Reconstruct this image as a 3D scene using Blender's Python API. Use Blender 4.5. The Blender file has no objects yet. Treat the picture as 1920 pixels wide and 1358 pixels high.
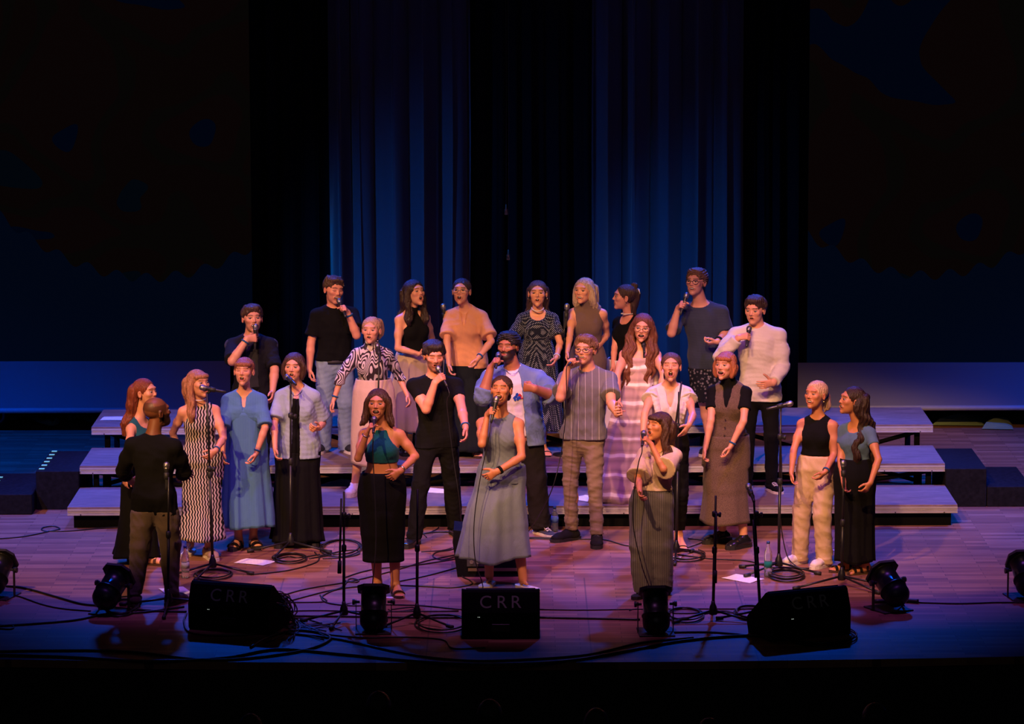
import bpy, math, random
import numpy as np
from mathutils import Vector, Matrix

# ------------------------------------------------------------------ camera, world, lights, exposure
SC = bpy.context.scene
COL = SC.collection
FPX = 6900.0
CAM_POS = np.array([0.0, -32.5, 6.32])
PITCH = 0.1470
ROLL = math.radians(0.17)
_cam = bpy.data.cameras.new('camera')
_cam.sensor_width = 36.0
_cam.lens = FPX / 1920.0 * 36.0
_cam.clip_start = 0.5
_cam.clip_end = 200
cam = bpy.data.objects.new('camera', _cam)
COL.objects.link(cam)
_R = Matrix.Rotation(math.pi / 2 - PITCH, 3, 'X') @ Matrix.Rotation(-ROLL, 3, 'Z')
cam.location = Vector(CAM_POS)
cam.rotation_euler = _R.to_euler()
SC.camera = cam
RM = np.array(_R)

SC.view_settings.view_transform = 'Standard'
SC.view_settings.look = 'None'
SC.view_settings.gamma = 1.0
SC.view_settings.use_curve_mapping = False
SC.view_settings.exposure = -0.22

W = bpy.data.worlds.new('hall')
SC.world = W
W.use_nodes = True
W.node_tree.nodes['Background'].inputs[0].default_value = (0.25, 0.4, 1.0, 1)
W.node_tree.nodes['Background'].inputs[1].default_value = 0.0022


def spot(name, loc, target, col, power, angle, blend=0.4, radius=0.12):
    l = bpy.data.lights.new(name, 'SPOT')
    l.energy = power
    l.color = col
    l.spot_size = math.radians(angle)
    l.spot_blend = blend
    l.shadow_soft_size = radius
    o = bpy.data.objects.new(name, l)
    COL.objects.link(o)
    o.location = loc
    o.rotation_euler = (Vector(target) - Vector(loc)).to_track_quat('-Z', 'Y').to_euler()
    return o


# warm front-of-house profiles, hung high over the audience, shuttered off the back curtain
WARM = (1.0, 0.50, 0.20)
spot('front_light', (-8.0, -13.5, 11.0), (-3.0, -0.6, 0.98), WARM, 9000, 17.0, 0.25, 0.10)
spot('front_light', (-5.0, -14.0, 11.0), (-1.2, -0.6, 0.98), WARM, 8000, 17.0, 0.25, 0.10)
spot('front_light', (3.0, -14.0, 11.0), (0.3, -0.6, 0.98), WARM, 3600, 17.0, 0.25, 0.10)
spot('front_light', (-3.0, -14.0, 11.0), (1.5, -0.6, 0.98), WARM, 7500, 17.0, 0.25, 0.10)
spot('front_light', (0.0, -14.0, 11.0), (3.1, -0.7, 0.95), WARM, 8000, 17.0, 0.25, 0.10)
# violet wash from the first bridge over the centre of the stage
spot('violet_wash', (-2.6, -4.0, 8.6), (-2.5, -0.8, 0.0), (0.44, 0.12, 1.0), 1250, 46, 0.5, 0.25)
spot('violet_wash', (2.6, -4.0, 8.6), (2.5, -0.8, 0.0), (0.52, 0.12, 1.0), 1250, 46, 0.5, 0.25)
spot('violet_wash', (0.0, -4.2, 8.6), (0.1, -1.5, 0.0), (0.76, 0.22, 0.80), 1400, 44, 0.5, 0.25)
spot('violet_front', (0.0, -12.0, 9.5), (0.0, -0.2, 1.1), (0.60, 0.24, 0.9), 600, 30, 0.5, 0.2)
# blue back light and side light
spot('blue_back_light', (-3.0, 4.9, 7.0), (-2.2, 0.0, 0.4), (0.0, 0.10, 1.0), 2300, 44, 0.6, 0.2)
spot('blue_back_light', (3.0, 4.9, 7.0), (2.2, 0.0, 0.4), (0.0, 0.10, 1.0), 2300, 44, 0.6, 0.2)
spot('blue_top_light', (-1.9, 3.4, 6.6), (-1.6, 1.3, 1.2), (0.0, 0.12, 1.0), 1100, 54, 0.6, 0.1)
spot('blue_top_light', (2.1, 3.4, 6.6), (1.8, 1.3, 1.2), (0.0, 0.12, 1.0), 1100, 54, 0.6, 0.1)
spot('blue_side_light', (-8.6, -0.5, 7.0), (-6.6, 1.4, 0.0), (0.0, 0.08, 1.0), 7500, 64, 0.7, 0.2)
spot('blue_side_light', (8.6, 0.0, 7.0), (6.8, 1.6, 0.0), (0.0, 0.08, 1.0), 7500, 64, 0.7, 0.2)
# faint spill from the auditorium
_a = bpy.data.lights.new('house_light', 'AREA')
_a.energy = 50
_a.size = 9
_a.color = (0.9, 0.80, 0.90)
_o = bpy.data.objects.new('house_light', _a)
COL.objects.link(_o)
_o.location = (0, -22, 10.5)
_o.rotation_euler = (Vector((0, -1, 0)) - Vector((0, -22, 10.5))).to_track_quat('-Z', 'Y').to_euler()
# blue floods on the back curtain
spot('curtain_light', (-2.9, 3.8, 0.30), (-1.0, 6.3, 1.3), (0.0, 0.22, 1.0), 240, 66, 1.0, 0.1)
spot('curtain_light', (0.9, 3.8, 0.30), (1.9, 6.3, 1.3), (0.0, 0.22, 1.0), 160, 60, 1.0, 0.1)


# ------------------------------------------------------------------ pixel -> place
def ray(px, py):
    d = RM @ np.array([(px - 960) / FPX, -(py - 679) / FPX, -1.0])
    return d / np.linalg.norm(d)


def atz(px, py, z=0.0):
    d = ray(px, py)
    return CAM_POS + d * ((z - CAM_POS[2]) / d[2])


def aty(px, py, y):
    d = ray(px, py)
    return CAM_POS + d * ((y - CAM_POS[1]) / d[1])


def v3(*a):
    return np.array(a, float)


def nrm(v):
    v = np.asarray(v, float)
    return v / max(np.linalg.norm(v), 1e-9)


# ------------------------------------------------------------------ materials
class NT:
    def __init__(s, name):
        s.m = bpy.data.materials.new(name)
        s.m.use_nodes = True
        s.t = s.m.node_tree
        s.b = s.t.nodes['Principled BSDF']

    def n(s, typ, **kw):
        nd = s.t.nodes.new(typ)
        for k, v in kw.items():
            if hasattr(nd, k):
                setattr(nd, k, v)
            else:
                nd.inputs[k.replace('_', ' ')].default_value = v
        return nd

    def l(s, a, b):
        s.t.links.new(a, b)

    def coord(s, scale=(1, 1, 1), rot=(0, 0, 0), loc=(0, 0, 0), kind='Object'):
        tc = s.n('ShaderNodeTexCoord')
        mp = s.n('ShaderNodeMapping')
        mp.inputs['Scale'].default_value = scale
        mp.inputs['Rotation'].default_value = rot
        mp.inputs['Location'].default_value = loc
        s.l(tc.outputs[kind], mp.inputs[0])
        return mp.outputs[0]

    def ramp(s, fac, stops, interp='LINEAR'):
        r = s.n('ShaderNodeValToRGB')
        r.color_ramp.interpolation = interp
        el = r.color_ramp.elements
        while len(el) < len(stops):
            el.new(0.5)
        for e, (p, c) in zip(el, stops):
            e.position = p
            e.color = (*c, 1) if len(c) == 3 else c
        s.l(fac, r.inputs[0])
        return r.outputs[0]

    def bump(s, h, strength=0.3, dist=0.01):
        b = s.n('ShaderNodeBump')
        b.inputs['Strength'].default_value = strength
        b.inputs['Distance'].default_value = dist
        s.l(h, b.inputs['Height'])
        s.l(b.outputs[0], s.b.inputs['Normal'])


MATS = {}


def c3(c):
    """sRGB 0..255 -> linear"""
    return tuple((x / 255 / 12.92) if x / 255 <= 0.04045 else ((x / 255 + 0.055) / 1.055) ** 2.4 for x in c)


def plain(name, col, rough=0.6, metal=0.0, noise=0.0, nscale=20, bump=0.0, spec=0.5, coat=0.0):
    if name in MATS:
        return MATS[name]
    m = NT(name)
    m.b.inputs['Roughness'].default_value = rough
    m.b.inputs['Metallic'].default_value = metal
    m.b.inputs['Specular IOR Level'].default_value = spec
    m.b.inputs['Coat Weight'].default_value = coat
    nz = m.n('ShaderNodeTexNoise', Scale=nscale, Detail=4.0)
    m.l(m.coord(), nz.inputs['Vector'])
    c = tuple(col)
    k = max(noise, 0.04)
    m.l(m.ramp(nz.outputs['Fac'], [(0.3, tuple(x * (1 - k) for x in c)), (0.7, tuple(min(1, x * (1 + k)) for x in c))]),
        m.b.inputs['Base Color'])
    if bump:
        m.bump(nz.outputs['Fac'], bump, 0.005)
    MATS[name] = m.m
    return m.m


def fabric(name, col, pattern=None, col2=None, scale=1.0, rough=0.92, wr=0.35):
    if name in MATS:
        return MATS[name]
    m = NT(name)
    m.b.inputs['Roughness'].default_value = rough
    m.b.inputs['Specular IOR Level'].default_value = 0.2
    m.b.inputs['Sheen Weight'].default_value = 0.08 if sum(col) > 90 else 0.0
    base = c3(col)
    two = c3(col2) if col2 else None
    nz = m.n('ShaderNodeTexNoise', Scale=9.0, Detail=6.0, Distortion=0.6)
    m.l(m.coord((1, 1, 0.6)), nz.inputs['Vector'])
    weave = m.n('ShaderNodeTexNoise', Scale=140.0, Detail=2.0)
    m.l(m.coord(), weave.inputs['Vector'])
    if pattern in ('zebra', 'marble'):
        z = pattern == 'zebra'
        sp = m.n('ShaderNodeSeparateXYZ')
        m.l(m.coord(), sp.inputs[0])
        nn = m.n('ShaderNodeTexNoise', Scale=4.0 if z else 7.0, Detail=0.6, Distortion=0.4)
        m.l(m.coord((1, .6, .8) if z else (1.3, .6, .55)), nn.inputs['Vector'])

        def mth(op, a_, b_=None, c_=None):
            q = m.n('ShaderNodeMath', operation=op)
            for i_, w_ in enumerate((a_, b_, c_)):
                if w_ is None:
                    continue
                if isinstance(w_, (int, float)):
                    q.inputs[i_].default_value = w_
                else:
                    m.l(w_, q.inputs[i_])
            return q.outputs[0]
        if z:
            zz = mth('SINE', mth('MULTIPLY_ADD', nn.outputs['Fac'], 9.0, mth('MULTIPLY', sp.outputs['Z'], 125.0)))
            ph_ = mth('MULTIPLY_ADD', zz, 0.95, mth('MULTIPLY_ADD', nn.outputs['Fac'], 15.0, mth('MULTIPLY', sp.outputs['X'], 255.0 * scale)))
        else:
            ph_ = mth('MULTIPLY_ADD', nn.outputs['Fac'], 100.0 * scale, mth('MULTIPLY', sp.outputs['Z'], 22.0))
        out = m.ramp(mth('MULTIPLY_ADD', mth('SINE', ph_), .5, .5), [(0.44, base), (0.56, two)])
    elif pattern == 'dots':
        vo = m.n('ShaderNodeTexVoronoi', feature='F1', Scale=80.0 * scale, Randomness=0.0)
        m.l(m.coord((1, 1, 1), (0, 0.78, 0)), vo.inputs['Vector'])
        out = m.ramp(vo.outputs['Distance'], [(0.27, two), (0.33, base)])
    elif pattern == 'flowers':
        vo = m.n('ShaderNodeTexVoronoi', feature='F1', Scale=34.0 * scale, Randomness=1.0)
        m.l(m.coord(), vo.inputs['Vector'])
        out = m.ramp(vo.outputs['Distance'], [(0.25, two), (0.42, base)])
    elif pattern in ('stripes', 'pinstripe'):
        w = m.n('ShaderNodeTexWave', wave_type='BANDS', bands_direction='X', wave_profile='SIN')
        w.inputs['Scale'].default_value = (5.2 if pattern == 'stripes' else 21.0) * scale
        m.l(m.coord((1, 0.0, 0)), w.inputs['Vector'])
        k = 0.985 if pattern == 'stripes' else 0.85
        out = m.ramp(w.outputs['Fac'], [(k, base), (min(1, k + 0.012), two)])
    elif pattern == 'seersucker':
        w = m.n('ShaderNodeTexWave', wave_type='BANDS', bands_direction='X', wave_profile='SIN')
        w.inputs['Scale'].default_value = 34.0 * scale
        m.l(m.coord(), w.inputs['Vector'])
        out = m.ramp(w.outputs['Fac'], [(0.3, base), (0.8, two)])
    elif pattern == 'tiedye':
        w = m.n('ShaderNodeTexWave', wave_type='BANDS', bands_direction='Z', wave_profile='SIN')
        w.inputs['Scale'].default_value = 1.9
        w.inputs['Distortion'].default_value = 2.2
        w.inputs['Detail'].default_value = 3.0
        w.inputs['Detail Scale'].default_value = 1.5
        m.l(m.coord((0.6, 0.6, 1)), w.inputs['Vector'])
        out = m.ramp(w.outputs['Fac'], [(0.0, base), (0.5, tuple(x * 0.72 for x in base)), (0.88, base), (0.97, two)])
    elif pattern == 'tweed':
        n2 = m.n('ShaderNodeTexNoise', Scale=230.0, Detail=3.0)
        m.l(m.coord((1, 1, 1)), n2.inputs['Vector'])
        out = m.ramp(n2.outputs['Fac'], [(0.4, base), (0.6, two)])
    elif pattern == 'denim':
        n2 = m.n('ShaderNodeTexNoise', Scale=4.0, Detail=5.0)
        m.l(m.coord((2, 2, 1)), n2.inputs['Vector'])
        out = m.ramp(n2.outputs['Fac'], [(0.3, base), (0.7, two)])
    elif pattern == 'knit':
        w = m.n('ShaderNodeTexWave', wave_type='BANDS', bands_direction='Z', wave_profile='SIN')
        w.inputs['Scale'].default_value = 24.0
        w.inputs['Distortion'].default_value = 0.5
        m.l(m.coord(), w.inputs['Vector'])
        out = m.ramp(w.outputs['Fac'], [(0.2, base), (0.8, two)])
    else:
        out = m.ramp(nz.outputs['Fac'], [(0.25, tuple(x * 0.93 for x in base)), (0.75, tuple(min(1, x * 1.05) for x in base))])
    m.l(out, m.b.inputs['Base Color'])
    mx = m.n('ShaderNodeMath', operation='MULTIPLY_ADD')
    m.l(weave.outputs['Fac'], mx.inputs[0])
    mx.inputs[1].default_value = 0.12
    m.l(nz.outputs['Fac'], mx.inputs[2])
    m.bump(mx.outputs[0], wr, 0.03)
    MATS[name] = m.m
    return m.m


def skin_mat():
    if 'skin' in MATS:
        return MATS['skin']
    m = NT('skin')
    a = m.n('ShaderNodeAttribute')
    a.attribute_name = 'Col'
    m.l(a.outputs['Color'], m.b.inputs['Base Color'])
    m.b.inputs['Roughness'].default_value = 0.48
    m.b.inputs['Specular IOR Level'].default_value = 0.4
    nz = m.n('ShaderNodeTexNoise', Scale=60.0, Detail=3.0)
    m.l(m.coord(), nz.inputs['Vector'])
    m.bump(nz.outputs['Fac'], 0.08, 0.004)
    MATS['skin'] = m.m
    return m.m


def hair_mat(name, col):
    if name in MATS:
        return MATS[name]
    m = NT(name)
    b = c3(col)
    nz = m.n('ShaderNodeTexNoise', Scale=30.0, Detail=5.0, Distortion=0.3)
    m.l(m.coord((5, 5, 0.5)), nz.inputs['Vector'])
    m.l(m.ramp(nz.outputs['Fac'], [(0.3, tuple(x * 0.5 for x in b)), (0.55, b), (0.72, tuple(min(1, x * 1.6) for x in b))]),
        m.b.inputs['Base Color'])
    m.b.inputs['Roughness'].default_value = 0.42
    m.bump(nz.outputs['Fac'], 0.9, 0.012)
    MATS[name] = m.m
    return m.m


# ------------------------------------------------------------------ mesh helpers
def link_mesh(name, verts, faces, mat, parent=None, origin=None, smooth=True, colors=None):
    """verts (n,3) world coordinates, faces list or (m,4)/(m,3) array; origin = parent's location"""
    V = np.asarray(verts, np.float32).reshape(-1, 3)
    if origin is not None:
        V = V - np.asarray(origin, np.float32)
    me = bpy.data.meshes.new(name)
    if isinstance(faces, np.ndarray):
        k = faces.shape[1]
        me.vertices.add(len(V))
        me.vertices.foreach_set('co', V.ravel())
        me.loops.add(faces.size)
        me.loops.foreach_set('vertex_index', faces.astype(np.int32).ravel())
        me.polygons.add(len(faces))
        me.polygons.foreach_set('loop_start', np.arange(0, faces.size, k, dtype=np.int32))
        me.polygons.foreach_set('loop_total', np.full(len(faces), k, np.int32))
        me.update(calc_edges=True)
    else:
        me.from_pydata([tuple(v) for v in V.tolist()], [], faces)
    me.polygons.foreach_set('use_smooth', np.full(len(me.polygons), smooth))
    if isinstance(mat, (list, tuple)):
        for q in mat:
            me.materials.append(q)
    elif mat:
        me.materials.append(mat)
    if colors is not None:
        a = me.color_attributes.new('Col', 'FLOAT_COLOR', 'POINT')
        c = np.ones((len(V), 4), np.float32)
        c[:, :3] = colors
        a.data.foreach_set('color', c.ravel())
    me.update()
    o = bpy.data.objects.new(name, me)
    COL.objects.link(o)
    if parent is not None:
        o.parent = parent
    return o


def empty(name, loc, label=None, cat=None, group=None, rz=0.0):
    o = bpy.data.objects.new(name, None)
    COL.objects.link(o)
    o.location = tuple(float(x) for x in loc)
    o.rotation_euler[2] = rz
    o.empty_display_size = 0.1
    return tag(o, label, cat, group)


def tag(o, label=None, cat=None, group=None, kind=None):
    if label:
        o['label'] = label
    if cat:
        o['category'] = cat
    if group:
        o['group'] = group
    if kind:
        o['kind'] = kind
    return o


class MB:
    """collects simple solids into one mesh"""

    def __init__(s):
        s.v = []
        s.f = []

    def add(s, v, f):
        n = len(s.v)
        s.v += [tuple(float(c) for c in q) for q in v]
        s.f += [tuple(i + n for i in q) for q in f]
        return s

    def box(s, lo, hi, bev=0.0):
        x0, y0, z0 = lo
        x1, y1, z1 = hi
        if bev <= 0:
            v = [(x, y, z) for x in (x0, x1) for y in (y0, y1) for z in (z0, z1)]
            f = [(0, 1, 3, 2), (4, 6, 7, 5), (0, 4, 5, 1), (2, 3, 7, 6), (0, 2, 6, 4), (1, 5, 7, 3)]
            return s.add(v, f)
        b = bev
        prof = [(x0 + b, y0), (x1 - b, y0), (x1, y0 + b), (x1, y1 - b), (x1 - b, y1), (x0 + b, y1), (x0, y1 - b), (x0, y0 + b)]
        ins = [(min(max(x, x0 + b), x1 - b), min(max(y, y0 + b), y1 - b)) for x, y in prof]
        v = [(x, y, z0) for x, y in ins] + [(x, y, z0 + b) for x, y in prof] + [(x, y, z1 - b) for x, y in prof] + [(x, y, z1) for x, y in ins]
        f = []
        for r in range(3):
            for i in range(8):
                j = (i + 1) % 8
                f.append((r * 8 + i, r * 8 + j, r * 8 + 8 + j, r * 8 + 8 + i))
        f.append(tuple(range(7, -1, -1)))
        f.append(tuple(range(24, 32)))
        return s.add(v, f)

    def tube(s, pts, r, n=8, caps=True):
        """tube through points; r scalar or list"""
        P = [np.asarray(p, float) for p in pts]
        R = r if isinstance(r, (list, tuple)) else [r] * len(P)
        v = []
        up = None
        for i, p in enumerate(P):
            d = nrm(P[min(i + 1, len(P) - 1)] - P[max(i - 1, 0)])
            if up is None:
                up = nrm(np.cross(d, v3(0, 0, 1) if abs(d[2]) < 0.9 else v3(1, 0, 0)))
            up = nrm(up - d * np.dot(up, d))
            w = np.cross(d, up)
            for k in range(n):
                a = 2 * math.pi * k / n
                v.append(p + (up * math.cos(a) + w * math.sin(a)) * R[i])
        f = []
        for i in range(len(P) - 1):
            for k in range(n):
                j = (k + 1) % n
                f.append((i * n + k, i * n + j, (i + 1) * n + j, (i + 1) * n + k))
        if caps:
            f.append(tuple(range(n - 1, -1, -1)))
            f.append(tuple(range((len(P) - 1) * n, len(P) * n)))
        return s.add(v, f)

    def lathe(s, base, axis, prof, n=16):
        """prof: list of (distance along axis, radius)"""
        a = nrm(axis)
        b = np.asarray(base, float)
        eps = 1e-4
        pts = []
        R = []
        for h, r in prof:
            pts.append(b + a * h)
            R.append(max(r, eps))
        u = nrm(np.cross(a, v3(0, 0, 1) if abs(a[2]) < 0.9 else v3(1, 0, 0)))
        w = np.cross(a, u)
        v = []
        for p, r in zip(pts, R):
            for k in range(n):
                t = 2 * math.pi * k / n
                v.append(p + (u * math.cos(t) + w * math.sin(t)) * r)
        f = []
        for i in range(len(pts) - 1):
            for k in range(n):
                j = (k + 1) % n
                f.append((i * n + k, i * n + j, (i + 1) * n + j, (i + 1) * n + k))
        f.append(tuple(range(n - 1, -1, -1)))
        f.append(tuple(range((len(pts) - 1) * n, len(pts) * n)))
        return s.add(v, f)

    def prism(s, poly, axis_vec, origin, ux, uy):
        """polygon (list of 2-D points in ux,uy frame at origin) extruded by axis_vec"""
        o = np.asarray(origin, float)
        A = np.asarray(axis_vec, float)
        base = [o + np.asarray(ux) * p[0] + np.asarray(uy) * p[1] for p in poly]
        n = len(poly)
        v = base + [p + A for p in base]
        f = [tuple(range(n - 1, -1, -1)), tuple(range(n, 2 * n))]
        for i in range(n):
            j = (i + 1) % n
            f.append((i, j, n + j, n + i))
        return s.add(v, f)

    def build(s, name, mat, parent=None, origin=None, smooth=False):
        o = link_mesh(name, s.v, s.f, mat, parent, origin, smooth)
        return o


def fix_normals(o):
    import bmesh
    bm = bmesh.new()
    bm.from_mesh(o.data)
    bmesh.ops.recalc_face_normals(bm, faces=bm.faces)
    bm.to_mesh(o.data)
    bm.free()
    return o


def spline(pts, n=8):
    """Catmull-Rom through points"""
    P = [np.asarray(p, float) for p in pts]
    P = [2 * P[0] - P[1]] + P + [2 * P[-1] - P[-2]]
    out = []
    for i in range(1, len(P) - 2):
        for k in range(n):
            t = k / n
            a, b, c, d = P[i - 1], P[i], P[i + 1], P[i + 2]
            out.append(0.5 * ((2 * b) + (c - a) * t + (2 * a - 5 * b + 4 * c - d) * t * t + (3 * b - a - 3 * c + d) * t ** 3))
    out.append(P[-2])
    return out


# ------------------------------------------------------------------ signed-distance modelling for bodies and clothes
def axis_pts(lo, hi, coarse, fines):
    x = lo
    out = [x]
    while x < hi:
        st = coarse
        for a, b, s in fines:
            if x + st * 0.5 > a and x < b:
                st = min(st, s)
        x += st
        out.append(x)
    return np.array(out, np.float32)


def smin(a, b, k):
    if k <= 0:
        return np.minimum(a, b)
    h = np.clip(0.5 + 0.5 * (b - a) / k, 0, 1)
    return b + (a - b) * h - k * h * (1 - h)


class Field:
    def __init__(s, lo, hi, coarse, fines=((), (), ())):
        s.ax = [axis_pts(lo[i], hi[i], coarse, fines[i]) for i in range(3)]
        s.F = np.full([len(a) for a in s.ax], 0.2, np.float32)

    def sub(s, lo, hi):
        sl = []
        gr = []
        for i in range(3):
            a = np.searchsorted(s.ax[i], lo[i])
            b = np.searchsorted(s.ax[i], hi[i], side='right')
            a = max(a - 1, 0)
            b = min(b + 1, len(s.ax[i]))
            if b <= a:
                return None, None
            sl.append(slice(a, b))
            sh = [1, 1, 1]
            sh[i] = -1
            gr.append(s.ax[i][a:b].reshape(sh))
        return tuple(sl), gr

    def _cone(s, G, a, b, ra, rb, L=None, wa=None, wb=None, cap0=False, cap1=False):
        a = np.asarray(a, np.float32)
        b = np.asarray(b, np.float32)
        ab = b - a
        l2 = max(float(ab @ ab), 1e-8)
        X = G[0] - a[0]
        Y = G[1] - a[1]
        Z = G[2] - a[2]
        tt = (X * ab[0] + Y * ab[1] + Z * ab[2]) / l2
        t = np.clip(tt, 0, 1)
        qx = X - t * ab[0]
        qy = Y - t * ab[1]
        qz = Z - t * ab[2]
        r = ra + (rb - ra) * t
        q2 = qx * qx + qy * qy + qz * qz
        if L is not None:
            w = wa + (wb - wa) * t
            u = qx * L[0] + qy * L[1] + qz * L[2]
            q2 = q2 - u * u + (u * r / w) ** 2
        d = np.sqrt(np.maximum(q2, 0)) - r
        ln = math.sqrt(l2)
        if cap1:
            d = np.maximum(d, (tt - 1) * ln)
        if cap0:
            d = np.maximum(d, -tt * ln)
        return d

    def cone(s, a, b, ra, rb=None, k=0.02, L=None, wa=None, wb=None, cap0=False, cap1=False, op='add'):
        rb = ra if rb is None else rb
        if L is not None:
            wb = wa if wb is None else wb
        m = max(ra, rb, wa or 0, wb or 0) + k + 0.03
        lo = np.minimum(a, b) - m
        hi = np.maximum(a, b) + m
        sl, G = s.sub(lo, hi)
        if sl is None or any(x.stop - x.start <= 0 for x in sl):
            return s
        d = s._cone(G, a, b, ra, rb, L, wa, wb, cap0, cap1)
        s._mix(sl, d, k, op)
        return s

    def _mix(s, sl, d, k, op):
        if op == 'add':
            s.F[sl] = smin(s.F[sl], d, k)
        elif op == 'sub':
            s.F[sl] = -smin(-s.F[sl], d, k)
        elif op == 'and':
            s.F[sl] = -smin(-s.F[sl], -d, k)

    def ell(s, c, fr, r, k=0.01, op='add'):
        """ellipsoid: centre c, frame rows fr (3x3), radii r"""
        c = np.asarray(c, np.float32)
        m = max(r) + k + 0.025
        sl, G = s.sub(c - m, c + m)
        if sl is None or any(x.stop - x.start <= 0 for x in sl):
            return s
        X = G[0] - c[0]
        Y = G[1] - c[1]
        Z = G[2] - c[2]
        q = 0
        g = 0
        for i in range(3):
            u = X * fr[i][0] + Y * fr[i][1] + Z * fr[i][2]
            q = q + (u / r[i]) ** 2
            g = g + (u / (r[i] * r[i])) ** 2
        k0 = np.sqrt(q)
        d = k0 * (k0 - 1) / np.maximum(np.sqrt(g), 1e-4)
        d = np.where(k0 < 0.3, -min(r) * 0.7, d)
        s._mix(sl, d.astype(np.float32), k, op)
        return s

    def plane(s, p, n, k=0.0):
        """keep the side opposite to n"""
        d = (s.ax[0].reshape(-1, 1, 1) - p[0]) * n[0] + (s.ax[1].reshape(1, -1, 1) - p[1]) * n[1] + (s.ax[2].reshape(1, 1, -1) - p[2]) * n[2]
        s.F = -smin(-s.F, -d.astype(np.float32), k)
        return s

    def mesh(s):
        F = s.F
        F[0] = F[-1] = 0.1
        F[:, 0] = F[:, -1] = 0.1
        F[:, :, 0] = F[:, :, -1] = 0.1
        ins = F < 0
        c = ins[:-1, :-1, :-1].astype(np.int8)
        cnt = c.copy()
        for dx, dy, dz in [(1, 0, 0), (0, 1, 0), (0, 0, 1), (1, 1, 0), (1, 0, 1), (0, 1, 1), (1, 1, 1)]:
            cnt += ins[dx:dx + c.shape[0], dy:dy + c.shape[1], dz:dz + c.shape[2]]
        act = np.argwhere((cnt > 0) & (cnt < 8))
        if len(act) == 0:
            return np.zeros((0, 3), np.float32), np.zeros((0, 4), np.int32)
        ids = np.full(c.shape, -1, np.int32)
        ids[act[:, 0], act[:, 1], act[:, 2]] = np.arange(len(act))
        cor = [(dx, dy, dz) for dx in (0, 1) for dy in (0, 1) for dz in (0, 1)]
        val = {}
        pos = {}
        for q in cor:
            i, j, k = act[:, 0] + q[0], act[:, 1] + q[1], act[:, 2] + q[2]
            val[q] = F[i, j, k]
            pos[q] = np.stack([s.ax[0][i], s.ax[1][j], s.ax[2][k]], 1)
        acc = np.zeros((len(act), 3), np.float32)
        n = np.zeros(len(act), np.float32)
        for q in cor:
            for ax in range(3):
                if q[ax] == 0:
                    p = list(q)
                    p[ax] = 1
                    p = tuple(p)
                    a, b = val[q], val[p]
                    m = (a < 0) != (b < 0)
                    t = np.where(m, a / np.where(m, a - b, 1), 0)
                    pt = pos[q] + (pos[p] - pos[q]) * t[:, None]
                    acc += pt * m[:, None]
                    n += m
        V = acc / np.maximum(n, 1)[:, None]
        quads = []
        for ax in range(3):
            o1, o2 = (ax + 1) % 3, (ax + 2) % 3
            A = np.moveaxis(ins, (ax, o1, o2), (0, 1, 2))
            E = A[:-1] != A[1:]
            E = E[:, 1:-1, 1:-1]
            idx = np.argwhere(E)
            if len(idx) == 0:
                continue
            i, j, k = idx[:, 0], idx[:, 1] + 1, idx[:, 2] + 1
            I = np.moveaxis(ids, (ax, o1, o2), (0, 1, 2))
            q = np.stack([I[i, j - 1, k - 1], I[i, j, k - 1], I[i, j, k], I[i, j - 1, k]], 1)
            flip = ~A[i, j, k]
            q[flip] = q[flip][:, ::-1]
            quads.append(q)
        Q = np.concatenate(quads)
        return V, Q


def wrinkle(V, seed=0, amp=0.006, freq=(14, 14, 9), ridged=True, mask=None):
    """cloth folds: displace by a sum of distorted waves (applied radially from the local normal estimate)"""
    rng = np.random.RandomState(seed)
    d = np.zeros(len(V))
    for o in range(4):
        k = rng.normal(size=3) * np.array(freq) * (1.0 + 0.6 * o)
        ph = rng.uniform(0, 6.28)
        w = rng.normal(size=3) * 7
        arg = V @ k + ph + 1.3 * np.sin(V @ w + rng.uniform(0, 6.28))
        sn = np.sin(arg)
        d += (1 - 2 * np.abs(sn) if ridged else sn) / (1 + 0.5 * o)
    d = d * amp / 2
    if mask is not None:
        d = d * mask
    return d


def vnormals(V, Q):
    a = V[Q[:, 0]]
    n = np.cross(V[Q[:, 2]] - a, V[Q[:, 3]] - V[Q[:, 1]])
    N = np.zeros_like(V)
    for i in range(4):
        np.add.at(N, Q[:, i], n)
    return N / np.maximum(np.linalg.norm(N, axis=1), 1e-9)[:, None]


# ------------------------------------------------------------------ people
RINGS = {
    'f': [(-.13, .125, .095, -.005), (0, .166, .115, -.012), (.2, .160, .108, -.005), (.42, .122, .090, .0), (.62, .132, .098, .005),
          (.80, .143, .102, .008), (.91, .134, .080, -.002), (1.03, .075, .052, -.012)],
    'm': [(-.13, .125, .095, -.003), (0, .158, .112, -.008), (.2, .152, .108, .0), (.42, .146, .102, .004), (.65, .162, .112, .008),
          (.83, .170, .112, .006), (.93, .152, .086, -.004), (1.04, .085, .058, -.014)],
}


def on_ray(px, py, c, L, sign):
    o = CAM_POS
    d = ray(px, py)
    b = float(d @ (o - c))
    q = float((o - c) @ (o - c)) - L * L
    disc = b * b - q
    if disc < 0:
        p = o - d * b
        return c + nrm(p - c) * L
    t = -b - sign * math.sqrt(disc)
    return o + d * t


def ik(a, b, l1, l2, hint):
    """joint between a and b with bone lengths l1, l2 towards hint; b is pulled in when out of reach"""
    ab = b - a
    d = np.linalg.norm(ab)
    if d > (l1 + l2) * 0.998:
        k = d / ((l1 + l2) * 0.998)
        l1 *= k
        l2 *= k
    if d < abs(l1 - l2) * 1.02:
        d = abs(l1 - l2) * 1.02
    u = nrm(ab)
    x = (l1 * l1 - l2 * l2 + d * d) / (2 * d)
    h = math.sqrt(max(l1 * l1 - x * x, 0))
    m = a + u * x
    w = hint - m
    w = w - u * float(w @ u)
    return m + nrm(w) * h


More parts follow.
